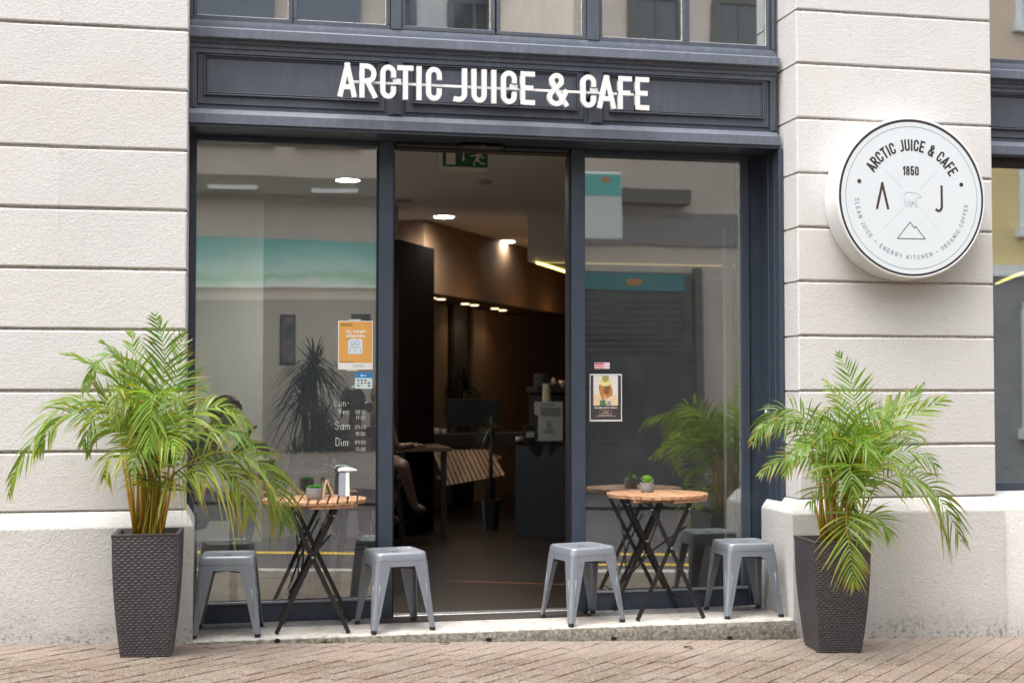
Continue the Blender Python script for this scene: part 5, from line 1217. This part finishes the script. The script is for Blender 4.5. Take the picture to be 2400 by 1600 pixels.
pts = [(2.872-(.035 if z > 1.2 else 0)+(.008 if i % 2 else 0), z) for i, z in enumerate(zl)]+[(3.118+(.0 if i % 2 else -.012), z) for i, z in reversed(list(enumerate(zl)))]
m_ = MB(); m_.poly(pts, 4.60, 4.606); m_.build('card', mw, mn)
m_ = MB()
for k in range(9):
    zz = 1.262-k*.0095; m_.box(2.90, 3.09, 4.598, 4.5995, zz, zz+.003)
for k in range(9):
    zz = 1.13-k*.013; hw = jr.uniform(.015, .06); m_.box(2.98-hw, 2.98+hw, 4.598, 4.5995, zz, zz+.004)
m_.build('small_print', flat('menu_print', (.16, .17, .17), .7), mn); m_ = MB(); m_.box(2.91, 3.04, 4.598, 4.5995, 1.286, 1.300); m_.build('heading', flat('menu_green', (.17, .30, .17), .7), mn)
em = thing('espresso_machine', 'black espresso machine at the end of the counter', 'coffee machine', (3.15, 5.05, .952))
solid('body', 2.95, 3.6, 4.95, 5.35, 1.0, 1.40, 'black', em, .02); solid('foot', 3.0, 3.05, 5.0, 5.3, .952, .9995, 'black', em); solid('foot', 3.5, 3.55, 5.0, 5.3, .952, .9995, 'black', em); solid('cup_rail', 2.93, 3.62, 4.93, 5.37, 1.4005, 1.46, 'black', em, .006)
fl('paper_cup', (.42, .38, .25), .7); fl('grey_cup', (.30, .30, .31), .6); fl('tan_leather', (.40, .27, .18), .7)
cs = thing('cup_stack', 'stack of grey saucers on top of the espresso machine', 'saucers', (3.02, 5.1, 1.461))
for i in range(11): m_ = MB(); m_.lathe([(.03, 0), (.075, .008), (.076, .0105), (.03, .0035)], (3.02, 5.1, 1.462+i*.0113), 18); m_.build('saucer', M['grey_cup'], cs)
pc = thing('paper_cup', 'tall upturned paper cups stacked beside the menu card', 'cup', (3.01, 4.80, .952))
m_ = MB(); m_.lathe([(.052, .953), (.048, 1.2), (.036, 1.49), (.001, 1.49)], (3.012, 4.83, 0), 20); m_.build('cup', M['paper_cup'], pc)
for i, (x, y, z, rx) in enumerate(((3.14, 5.1, 1.50, .5), (3.24, 5.12, 1.495, -.3))):
    t = thing('cup', ('pale round cup lying on its side' if i == 0 else 'pale upright cup') + ' on top of the espresso machine', 'cup', (x, y, 1.461)); m_ = MB(); m_.lathe([(.02, -.035), (.035, -.01), (.042, .03), (.038, .03), (.03, -.005), (.001, -.02)], (0, 0, 0), 18); rot = Matrix.Rotation(rx*2, 3, 'Y') if i == 0 else Matrix.Identity(3)
    m_.v = [tuple(rot @ Vector(v)+Vector((x, y, z))) for v in m_.v]; m_.build('body', M['tan_leather'], t, True)
cb = thing('card_box', 'small black box with a white card beside the menu', 'box', (2.81, 4.7, .952)); solid('box', 2.765, 2.862, 4.66, 4.74, .952, 1.10, 'black', cb, .003); solid('card', 2.775, 2.852, 4.655, 4.6595, .985, 1.04, 'grey_cup', cb)
wb = thing('white_bowl', 'small white dish on the corner of the counter', 'dish', (2.735, 4.85, .952)); m_ = MB(); m_.lathe([(.03, .953), (.042, .985), (.039, .985), (.001, .96)], (2.742, 4.82, 0), 16); m_.build('dish', flat('dish_white', (.6, .58, .55), .4), wb)
mo = thing('screen', 'dark wide screen standing on the back bar', 'screen', (2.76, 7.3, .951)); solid('panel', 2.46, 3.05, 7.3, 7.34, 1.02, 1.33, 'black', mo, .006); solid('stand', 2.7, 2.8, 7.25, 7.4, .9505, 1.0195, 'black', mo)
for i, (x, hh) in enumerate(((2.30, .06), (2.38, .05), (2.20, .05))):
    t = thing('jar', ('squat' if i else 'taller')+' pale jar '+('nearest the slatted stand' if i == 0 else 'beside the screen' if i == 1 else 'at the left end')+' on the back bar', 'jar', (x, 7.1, .951)); m_ = MB(); m_.lathe([(.03, .9515), (.034, .96), (.034, .951+hh), (.001, .951+hh)], (x, 7.1, 0), 14); m_.build('body', M['grey_cup' if i else 'tan_leather'], t, True)

# dark strap-leaved plants
def straps(name, label, base, pot_r, pot_h, heads, seed, cat='plant', dark=(.018, .026, .014), potmat='black'):
    rr = random.Random(seed); t = thing(name, label, cat, base)
    p = thing('plant_pot', 'dark pot of the '+label, 'plant pot', base)
    m_ = MB(); m_.lathe([(pot_r*.75, 0), (pot_r, pot_h), (pot_r*.92, pot_h), (pot_r*.9, pot_h*.93), (.001, pot_h*.93)], base, 20); fixnormals(m_.build('pot', M[potmat], p, 'auto'))
    for (hx, hy, hz, n, L, el0) in heads:
        m_ = MB(); m_.tube([(base[0]+(hx)*.2, base[1]+hy*.2, base[2]+pot_h*.9), (base[0]+hx*.7, base[1]+hy*.7, base[2]+hz*.6), (base[0]+hx, base[1]+hy, base[2]+hz)], [.028, .022, .018], 7, (.05, .04, .03)); m_.build('trunk', M['leaf'], t, True)
        m_ = MB()
        for i in range(n):
            a = rr.uniform(0, 6.283); e = R(rr.uniform(el0, 80)); l_ = L*rr.uniform(.7, 1.15); d = Vector((math.cos(a)*math.cos(e), math.sin(a)*math.cos(e), math.sin(e))); sv = Vector((-math.sin(a), math.cos(a), 0)); cv, cc = [], []
            b = Vector((base[0]+hx, base[1]+hy, base[2]+hz-rr.uniform(0, .14))); w_ = rr.uniform(.009, .015); col = tuple(c*rr.uniform(.7, 1.5) for c in dark)
            for q in range(7):
                u = q/6; c = b+d*l_*u+Vector((0, 0, -1))*l_*u*u*rr.uniform(.75, .85)*(1.0 if e < 1 else .5); ww = w_*(1-u*.9)
                cv += [c-sv*ww, c+sv*ww]; cc += [col]*2
            m_.add(cv, [(2*q, 2*q+1, 2*q+3, 2*q+2) for q in range(6)], cc)
        m_.build('leaves', M['leaf'], t, True)
straps('dracaena', 'tall dark dracaena with drooping leaves behind the left pane', (.60, 2.0, .041), .17, .34, ((.03, 0, 1.58, 190, .36, -10), (-.03, .05, 1.36, 170, .36, -25), (.08, -.05, 1.14, 150, .36, -20), (-.10, -.04, .92, 130, .36, -10), (.08, .05, .86, 100, .34, -10), (.0, .02, .62, 90, .34, 0)), 5)
straps('dracaena', 'dark tufted dracaena on the back bar seen through the doorway', (2.80, 8.3, .041), .16, .5, ((.0, 0, 1.50, 150, .42, -20),), 8)
straps('leafy_plant', 'dark spiky plant at the left end of the back bar', (2.22, 7.3, .951), .06, .1, ((.0, 0, .22, 50, .36, 10),), 9, dark=(.02, .03, .018))
straps('leafy_plant', 'dark broad plant beside the counter corner', (2.62, 5.6, .041), .10, .3, ((.0, 0, 1.0, 60, .30, 10),), 10, dark=(.025, .04, .022))
# food on the woman's table
fb = thing('food_bowl', 'black bowl on the dark table in front of the woman', 'bowl', (.285, 1.2, .9005)); m_ = MB(); m_.lathe([(.035, .901), (.06, .93), (.072, .972), (.069, .972), (.055, .93), (.001, .91)], (.285, 1.2, 0), 22); fixnormals(m_.build('bowl', M['black'], fb, 'auto'))
nk = thing('napkin', 'folded pale-blue paper napkin leaning on the bowl', 'napkin', (.36, 1.1, .9005)); m_ = MB(); m_.add([(.31, 1.08, .902), (.44, 1.06, .902), (.335, 1.13, .985), (.35, 1.10, .955), (.31, 1.09, .94)], [(0, 1, 3, 4), (4, 3, 2)]); m_.build('sheet', flat('napkin_blue', (.30, .40, .44), .9), nk)
jg = thing('juice_glass', 'glass of green juice with a straw on the dark table', 'glass', (.385, 1.25, .9005)); m_ = MB(); m_.lathe([(.03, .901), (.037, 1.0), (.001, 1.0)], (.385, 1.25, 0), 18); m_.build('juice', flat('green_juice', (.20, .24, .08), .3), jg); m_ = MB(); m_.tube([(.385, 1.25, .99), (.335, 1.25, 1.085)], .0035, 6); m_.build('straw', M['exw'], jg)

# ------------------------------------------------------------------ people
fl('skin', (.15, .085, .06), .5, var=.06); fl('hair_black', (.012, .010, .010), .45, var=.4, scale=120); fl('hair_brown', (.05, .028, .016), .45, var=.4, scale=120); fl('hair_blond', (.20, .12, .06), .45, var=.4, scale=120)
fl('olive_top', (.055, .06, .048), .9, bump=.2); fl('jeans', (.20, .27, .29), .9, bump=.2); fl('rust_top', (.055, .022, .015), .9, bump=.2); fl('dark_trousers', (.02, .02, .022), .9); fl('cream_top', (.34, .29, .22), .9, bump=.2); fl('beige_shorts', (.20, .16, .11), .9); fl('shoe', (.04, .03, .025), .6)
def skin(name, nodes, edges, mat, par, root, sub=2):
    off = par.location; names = list(nodes); me = bpy.data.meshes.new(name)
    me.from_pydata([tuple(Vector(nodes[k][0])-off) for k in names], [(names.index(a), names.index(b)) for a, b in edges], []); me.materials.append(M[mat])
    o = bpy.data.objects.new(name, me); COL.objects.link(o); o.parent = par
    md = o.modifiers.new('skin', 'SKIN'); md.use_smooth_shade = True
    if not me.skin_vertices: return o
    for i, k in enumerate(names):
        r = nodes[k][1]; sv = me.skin_vertices[0].data[i]; sv.radius = r if isinstance(r, tuple) else (r, r); sv.use_root = (k == root); sv.use_loose = False
    s2 = o.modifiers.new('sub', 'SUBSURF'); s2.levels = sub; s2.render_levels = sub; return o
def hand(nodes, edges, wr, pre, d, side, palm, curl=.5, sc=1.0):
    """palm node and five bent fingers branching from it"""
    d = Vector(d).normalized(); side = Vector(side).normalized(); n = Vector(palm).normalized(); w0 = Vector(nodes[wr][0])
    pc_ = w0+d*.045*sc; nodes[pre+'palm'] = (tuple(pc_), (.024*sc, .017*sc)); edges.append((wr, pre+'palm')); kn = w0+d*.085*sc
    for i, (o, l) in enumerate(((-.030, .062), (-.010, .074), (.010, .070), (.028, .055))):
        b = kn+side*o*sc; m1 = b+(d*(1-curl*.4)+n*curl*.5)*l*.45*sc; tip = m1+(d*(1-curl)+n*curl)*l*.55*sc
        for q, (pt, r) in enumerate(((b, .0095), (m1, .0085), (tip, .007))): nodes['%sf%d%d' % (pre, i, q)] = (tuple(pt), r*sc)
        edges += [(pre+'palm', '%sf%d0' % (pre, i)), ('%sf%d0' % (pre, i), '%sf%d1' % (pre, i)), ('%sf%d1' % (pre, i), '%sf%d2' % (pre, i))]
    t0 = w0+d*.03*sc-side*.035*sc; t1 = t0+(d*.6-side*.25+n*.6)*.045*sc
    nodes[pre+'t0'] = (tuple(t0), .011*sc); nodes[pre+'t1'] = (tuple(t1), .008*sc); edges += [(pre+'palm', pre+'t0'), (pre+'t0', pre+'t1')]
def person(label, J, face, hair, top, bottom, loc, bun=None, long=False, fingers=True, sleeve=.55):
    t = thing('person', label, 'person', loc); f = Vector(face).normalized(); hd = Vector(J['head']); upv = (hd-Vector(J['neck'])).normalized(); upv = (upv-f*upv.dot(f)).normalized(); sdv = f.cross(upv).normalized()
    nd = {'pelvis': (J['pelvis'], (.135, .105)), 'belly': (tuple((Vector(J['pelvis'])*.5+Vector(J['chest'])*.5)), (.12, .095)), 'chest': (J['chest'], (.135, .10)), 'neck': (J['neck'], .05),
          'jaw': (tuple(hd-upv*.062+f*.022), (.056, .060)), 'head': (tuple(hd+upv*.0), (.078, .092)), 'crown': (tuple(hd+upv*.062-f*.008), (.062, .074)), 'nose': (tuple(hd-upv*.018+f*.108), .011), 'nose_root': (tuple(hd+f*.07), .022)}
    ed = [('pelvis', 'belly'), ('belly', 'chest'), ('chest', 'neck'), ('neck', 'jaw'), ('jaw', 'head'), ('head', 'crown'), ('head', 'nose_root'), ('nose_root', 'nose')]
    for s_ in 'LR':
        nd['sh'+s_] = (J['sh'+s_], .056); nd['el'+s_] = (J['el'+s_], .038); nd['wr'+s_] = (J['wr'+s_], .026); nd['hip'+s_] = (J['hip'+s_], .088); nd['kn'+s_] = (J['kn'+s_], .058); nd['an'+s_] = (J['an'+s_], .036)
        nd['calf'+s_] = (tuple(Vector(J['kn'+s_])*.68+Vector(J['an'+s_])*.32), .052); nd['toe'+s_] = (J['toe'+s_], (.034, .022))
        ed += [('chest', 'sh'+s_), ('sh'+s_, 'el'+s_), ('el'+s_, 'wr'+s_), ('pelvis', 'hip'+s_), ('hip'+s_, 'kn'+s_), ('kn'+s_, 'calf'+s_), ('calf'+s_, 'an'+s_), ('an'+s_, 'toe'+s_)]
        h = J['hand'+s_]; hand(nd, ed, 'wr'+s_, 'h'+s_, h[0], h[1], h[2], h[3])
    skin('body', nd, ed, 'skin', t, 'pelvis')
    g = lambda k, e: (nd[k][0], tuple(x+e for x in nd[k][1]) if isinstance(nd[k][1], tuple) else nd[k][1]+e)
    tn = {k: g(k, .014) for k in ('pelvis', 'belly', 'chest')}; te = [('pelvis', 'belly'), ('belly', 'chest')]
    tn['collar'] = (tuple(Vector(J['neck'])*.75+Vector(J['chest'])*.25), .062); te.append(('chest', 'collar'))
    for s_ in 'LR':
        tn['sh'+s_] = g('sh'+s_, .014); tn['sl'+s_] = (tuple(Vector(J['sh'+s_])*(1-sleeve)+Vector(J['el'+s_])*sleeve), .060); te += [('chest', 'sh'+s_), ('sh'+s_, 'sl'+s_)]
    skin('top', tn, te, top, t, 'pelvis')
    bn = {'pelvis': (nd['pelvis'][0], (.145, .115))}; be = []; long_leg = bottom[1]
    for s_ in 'LR':
        bn['hip'+s_] = g('hip'+s_, .014); kn = Vector(J['hip'+s_])*.35+Vector(J['kn'+s_])*.65; be.append(('pelvis', 'hip'+s_))
        if long_leg:
            for k in ('kn', 'calf', 'an'): bn[k+s_] = g(k+s_, .014)
            be += [('hip'+s_, 'kn'+s_), ('kn'+s_, 'calf'+s_), ('calf'+s_, 'an'+s_)]
        else: bn['hem'+s_] = (tuple(kn), .088); be.append(('hip'+s_, 'hem'+s_))
    skin('trousers' if long_leg else 'shorts', bn, be, bottom[0], t, 'pelvis')
    for s_ in 'LR': skin('shoe', {'a': (tuple(Vector(J['an'+s_])-Vector((0, 0, .012))), .044), 'b': (tuple(Vector(J['an'+s_])*.4+Vector(J['toe'+s_])*.6), (.046, .034)), 'c': (J['toe'+s_], (.042, .028))}, [('a', 'b'), ('b', 'c')], 'shoe', t, 'a', 1)
    # hair: a shell over the skull, open over the face, made of ridged locks
    m_ = MB(); NU, NV = 40, 22; keep = {}
    for j in range(NV+1):
        th = math.pi*j/NV
        for i in range(NU):
            a = 2*math.pi*i/NU; dv = f*math.sin(th)*math.cos(a)+sdv*math.sin(th)*math.sin(a)+upv*math.cos(th); fr_ = dv.dot(f); up_ = dv.dot(upv)
            ok = (fr_ < .15 and up_ > -.75) or (up_ > .42+.25*max(0, fr_)); r = 1+.025*math.sin(a*19+j*.4)+.02*noise.noise(dv*6)
            keep[j, i] = ok; m_.v.append(tuple(hd-f*.004+upv*.018+(f*dv.dot(f)*.108+sdv*dv.dot(sdv)*.096+upv*up_*.118)*r))
    for j in range(NV):
        for i in range(NU):
            q = [(j, i), (j, (i+1) % NU), (j+1, (i+1) % NU), (j+1, i)]
            if all(keep[k] for k in q): m_.f.append(tuple(a*NU+b for a, b in q)); m_.mi.append(0)
    rr = random.Random(3)
    if bun is not None: m_.loft([[tuple(Vector(bun)+sdv*0+Vector((math.cos(a)*s_*.045, math.sin(a)*s_*.045, z))) for a in [k*.5236 for k in range(12)]] for z, s_ in ((-.04, .3), (-.025, .85), (0, 1), (.025, .85), (.04, .3))])
    for i in range(46 if long else 10):
        a = rr.uniform(-1.25, 1.25)
        st_ = hd-f*.07*math.cos(a)+sdv*.085*math.sin(a)+upv*rr.uniform(-.02, .06); ln = rr.uniform(.26, .36) if long else rr.uniform(.05, .09)
        m_.tube([st_, st_-f*.035*math.cos(a)+Vector((0, 0, -ln*.5)), st_-f*.02+Vector((rr.uniform(-.03, .03), rr.uniform(-.02, .02), -ln))], [.016, .014, .003], 5)
    m_.build('hair', M[hair], t, True)
    m_ = MB()
    for s_ in (-1, 1):
        c = hd+f*.087+sdv*.031*s_+upv*.006; m_.lathe([(.001, -.006), (.010, 0), (.001, .006)], tuple(c), 10)
    m_.build('eyes', M['hair_black'], t, True)
    m_ = MB(); m_.tube([hd+f*.083-upv*.062-sdv*.02, hd+f*.089-upv*.06, hd+f*.083-upv*.062+sdv*.02], .005, 6); m_.build('mouth', flat('lips', (.28, .10, .08), .5), t, True)
    return t
def stool_in(label, x, y, zs): 
    t = thing('bar_stool', label, 'stool', (x, y, .04)); m_ = MB(); m_.lathe([(.16, zs-.05), (.17, zs-.03), (.165, zs), (.001, zs)], (x, y, 0), 20); m_.build('seat', M['bar_top'], t)
    for a in (45, 135, 225, 315): m_ = MB(); m_.tube([(x+.10*math.cos(R(a)), y+.10*math.sin(R(a)), zs-.05), (x+.19*math.cos(R(a)), y+.19*math.sin(R(a)), .041)], .012, 6); m_.build('leg', M['black'], t)
    m_ = MB(); m_.tube([(x+.16*math.cos(R(a)), y+.16*math.sin(R(a)), .28) for a in range(0, 361, 30)], .008, 6); m_.build('foot_ring', M['black'], t)
person('dark-haired person in an olive top bending over a bowl behind the left palm', dict(head=(-.005, 1.2, 1.262), neck=(-.105, 1.2, 1.135), chest=(-.20, 1.2, .985), pelvis=(-.27, 1.2, .70), shL=(-.13, 1.37, 1.075), shR=(-.13, 1.03, 1.075),
       elL=(.03, 1.43, .945), wrL=(.125, 1.33, 1.08), elR=(.02, 1.0, .945), wrR=(.165, 1.08, 1.075), handL=((.45, -.2, .9), (.2, 1, 0), (1, 0, .1), .7), handR=((.95, .25, -.12), (.1, .6, .8), (.2, .3, -1), .75),
       hipL=(-.22, 1.30, .68), hipR=(-.22, 1.10, .68), knL=(.17, 1.31, .68), knR=(.17, 1.09, .66), anL=(.10, 1.31, .33), anR=(.08, 1.09, .31), toeL=(.22, 1.31, .30), toeR=(.20, 1.09, .28)), (.80, -.10, -.60), 'hair_black', 'olive_top', ('jeans', True), (-.25, 1.2, .04))
fk = thing('fork', 'dark fork in the hand of the person eating', 'fork', (.27, 1.12, 1.0)); m_ = MB(); m_.tube([(.222, 1.09, 1.075), (.285, 1.19, .95)], .0035, 6); m_.build('handle', M['black'], fk)
stool_in('dark stool under the person in the olive top', -.27, 1.2, .585)
person('person in a rust top with brown hair bun, seen from behind', dict(head=(.945, 2.35, 1.325), neck=(.945, 2.28, 1.185), chest=(.95, 2.22, 1.0), pelvis=(.95, 2.20, .72), shL=(.78, 2.24, 1.10), shR=(1.12, 2.24, 1.10),
       elL=(.74, 2.42, .90), wrL=(.82, 2.62, .93), elR=(1.16, 2.42, .90), wrR=(1.06, 2.62, .93), handL=((.3, .9, 0), (1, -.3, 0), (0, 0, -1), .4), handR=((-.3, .9, 0), (1, .3, 0), (0, 0, -1), .4),
       hipL=(.86, 2.25, .70), hipR=(1.04, 2.25, .70), knL=(.84, 2.62, .69), knR=(1.06, 2.62, .69), anL=(.85, 2.56, .34), anR=(1.05, 2.56, .34), toeL=(.85, 2.68, .31), toeR=(1.05, 2.68, .31)), (.35, .93, -.05), 'hair_brown', 'rust_top', ('dark_trousers', True), (.95, 2.2, .04), bun=(1.035, 2.27, 1.30))
stool_in('dark stool under the person in the rust top', .95, 2.2, .605)
blonde_ = person('person in a cream top with long fair hair behind the left door post', dict(head=(1.405, 4.02, 1.375), neck=(1.40, 4.02, 1.235), chest=(1.40, 4.03, 1.05), pelvis=(1.41, 4.05, .80), shL=(1.42, 4.19, 1.15), shR=(1.42, 3.87, 1.15),
       elL=(1.50, 4.24, .93), wrL=(1.66, 4.2, .93), elR=(1.50, 3.84, .93), wrR=(1.64, 3.92, .95), handL=((1, 0, 0), (0, 1, 0), (0, 0, -1), .4), handR=((1, .1, 0), (0, 1, 0), (0, 0, -1), .4),
       hipL=(1.44, 4.14, .78), hipR=(1.44, 3.96, .78), knL=(1.60, 4.30, .76), knR=(1.53, 3.62, .80), anL=(1.46, 4.05, .34), anR=(1.64, 3.72, .44), toeL=(1.53, 3.93, .29), toeR=(1.74, 3.70, .40)), (1, .1, -.15), 'hair_blond', 'cream_top', ('beige_shorts', False), (1.41, 4.05, .04), long=True, sleeve=.4)
blonde_.location.x -= .05
stool_in('dark stool under the person in the cream top', 1.41, 4.06, .685)

# ------------------------------------------------------------------ the other side of the street (seen in the glass)
M['render_pink'] = flat('beige_render', (.56, .47, .41), .9, var=.06, scale=2); M['render_white'] = flat('pale_render', (.62, .63, .64), .9, var=.05, scale=2); M['render_ochre'] = flat('ochre_render', (.68, .52, .24), .9, var=.05, scale=2)
M['grey_stone'] = flat('grey_stone', (.22, .21, .215), .9, var=.1, scale=5); M['shutter'] = flat('slate_shutter', (.13, .15, .19), .7, var=.05); M['white_trim'] = flat('white_trim', (.66, .67, .68), .7, var=.04); M['dark_glass'] = flat('dark_pane', (.05, .06, .07), .12); M['teal'] = flat('teal_sign', (.07, .45, .41), .5, var=.05); M['teal_dark'] = flat('dark_teal_board', (.03, .20, .21), .5); M['teal_green'] = flat('leaf_green_print', (.12, .42, .22), .5); M['cornice'] = flat('dark_cornice', (.11, .105, .09), .9); M['steel_tube'] = flat('white_tube', (.75, .75, .74), .6)
YB = -12.0
def bwin(par, x, z, w_, h, shutters=True, trim='white_trim', yb=YB):
    m_ = MB(); m_.box(x-w_/2-.12, x+w_/2+.12, yb-.02, yb+.05, z+h+.0, z+h+.14); m_.box(x-w_/2-.14, x-w_/2, yb-.02, yb+.05, z, z+h); m_.box(x+w_/2, x+w_/2+.14, yb-.02, yb+.05, z, z+h); m_.box(x-.03, x+.03, yb-.02, yb+.03, z, z+h); f_ = m_.build('window', M[trim], par)
    m_ = MB(); m_.box(x-w_/2, x+w_/2, yb-.01, yb+.012, z, z+h); m_.build('pane', M['dark_glass'], f_)
    m_ = MB(); m_.box(x-w_/2-.22, x+w_/2+.22, yb, yb+.16, z-.17, z-.001); m_.build('sill', M[trim], f_)
    if shutters:
        for s_ in (-1, 1): m_ = MB(); a = x+s_*(w_/2+.15); b = a+s_*.5; m_.box(min(a, b), max(a, b), yb, yb+.06, z, z+h); m_.build('shutter', M['shutter'], f_)
def building(label, x0, x1, z0, z1, mat, yb=YB, dep=7):
    t = thing('street_building', label, 'building', ((x0+x1)/2, yb-dep/2, 0)); solid('wall', x0, x1, yb-dep, yb, z0, z1, mat, t); solid('roof', x0-.3, x1+.3, yb-dep-.3, yb+.35, z1+.001, z1+.25, 'cornice', t); return t
b1 = building('beige house with a teal shop sign, reflected in the left pane', -16, 2.6, -.5, 9.2, 'render_pink')
for x in (-12, -9, -6, -3):
    for z in (5.5,): bwin(b1, x, z, .95 if x < -.5 else .7, 1.9, True)
for xa, xb in ((-.55, .70), (1.02, 1.98)): solid('shutter', xa, xb, YB+.001, YB+.07, 5.1, 8.1, 'shutter', b1)
solid('cornice', -16, 2.6, YB+.001, YB+.3, 4.35, 4.62, 'cornice', b1)
for x in (-1.6, .1, 1.6): solid('tube_lamp', x-.35, x+.35, YB+.3, YB+.36, 4.40, 4.46, 'steel_tube', b1)
sgn = thing('teal_shop_sign', 'long teal shop sign board reflected in the left pane', 'sign', (-.5, YB+.1, 3.3)); 
k = N('teal_print'); pos = k.coord(False); sz_ = k.n('ShaderNodeSeparateXYZ'); k.l(pos, sz_.inputs[0])
nz_ = k.noise(1.3, 5, .65, pos).outputs['Fac']; hh_ = k.math('ADD', k.math('SUBTRACT', sz_.outputs['Z'], 2.98), k.math('MULTIPLY', k.math('SUBTRACT', nz_, .5), .55))
k.base(k.ramp(hh_, [(0.0, (.62, .74, .70)), (.12, (.16, .50, .30)), (.24, (.42, .66, .62)), (.5, (.16, .52, .47)), (.75, (.10, .42, .40))])); k.rough(.6); M['teal_print'] = k.m
solid('board', -4.2, 2.55, YB+.001, YB+.14, 2.98, 3.69, 'teal_print', sgn)
for a, b in ((-3.9, -1.3), (-1.1, 2.3)):
    m_ = MB(); m_.box(a, b, YB-.0, YB+.03, .5, 2.8); m_.build('shop_window', M['dark_glass'], b1)
b2 = building('pale set-back house between the taller houses, reflected in the upper windows', 1.4, 9, -.5, 9.9, 'render_white', -19, 8)
for x in (3.2, 5.0, 6.8):
    for z in (5.2, 7.9): bwin(b2, x, z, .9, 1.5, False, 'shutter', -19)
b3 = building('beige house with a recessed dark shop, reflected in the right pane', 5.3, 12.2, 0, 9.6, 'render_pink')
for x in (6.65, 8.05, 9.8, 11.4):
    for z in (5.7,): bwin(b3, x, z, .7, 1.9, False, 'cornice')
solid('shop_annex', 4.4, 5.2995, YB-6, YB, -.5, 4.64, 'render_pink', b3); solid('cornice', 4.4, 7.25, YB+.001, YB+.3, 4.40, 4.62, 'cornice', b3); solid('band', 4.4, 12.2, YB+.001, YB+.05, 3.75, 4.28, 'grey_stone', b3)
solid('shop_window', 4.7, 7.38, YB+.001, YB+.03, -.2, 3.32, 'dark_glass', b3); solid('shop_frame', 7.385, 7.5, YB+.001, YB+.12, -.2, 3.40, 'cornice', b3); solid('fascia', 4.7, 7.2, YB+.031, YB+.10, 3.02, 3.29, 'teal_dark', b3)
for k in range(9): solid('slat', 4.7, 7.2, YB+.031, YB+.06, 2.05+k*.10, 2.09+k*.10, 'column_grey', b3)
b4 = building('ochre house with white window surrounds, reflected in the right-hand shop window', 12.25, 30, -.5, 10.5, 'render_ochre')
fl('render_tan', (.58, .45, .34), .9, var=.05); solid('upper_wall', 12.25, 30, YB+.001, YB+.03, 5.9, 10.4, 'render_tan', b4); solid('plinth_wall', 12.25, 30, YB+.001, YB+.10, -.5, 3.30, 'grey_stone', b4); solid('string_course', 12.25, 30, YB+.001, YB+.16, 3.31, 3.50, 'white_trim', b4)
for x in (13.75, 16.5, 19.5, 22.5):
    for z in (4.15, 7.6): bwin(b4, x, z, 1.3, 2.1, False)
for x in (13.75, 17.5, 21): bwin(b4, x, .8, 1.4, 1.95, False, 'white_trim', YB+.105)
pb = thing('projecting_sign', 'white and teal projecting box sign reflected at the top of the right pane', 'sign', (5.5, -11.2, 3.6)); m_ = MB(); m_.box(5.24, 5.86, YB+.9, YB+1.1, 3.70, 4.72, .02); m_.build('box', M['white_trim'], pb); m_ = MB(); m_.box(5.26, 5.84, YB+1.101, YB+1.108, 4.36, 4.68); m_.build('teal_panel', M['teal'], pb); m_ = MB(); m_.box(5.50, 5.56, YB, YB+.9, 4.15, 4.2); m_.build('arm', M['cornice'], pb)
M['orange_mark'] = flat('orange_mark', (.55, .22, .05), .6)
m_ = MB(); m_.poly([(6.35+.14*math.cos(i*.5236), 3.155+.055*math.sin(i*.5236)) for i in range(12)], YB+.106, YB+.101); fixnormals(m_.build('sign_mark', M['orange_mark'], b3))
m_ = MB(); m_.poly([(5.60+.07*math.cos(i*.5236), 4.60+.05*math.sin(i*.5236)) for i in range(12)], YB+1.116, YB+1.109); fixnormals(m_.build('sign_mark', M['orange_mark'], pb))
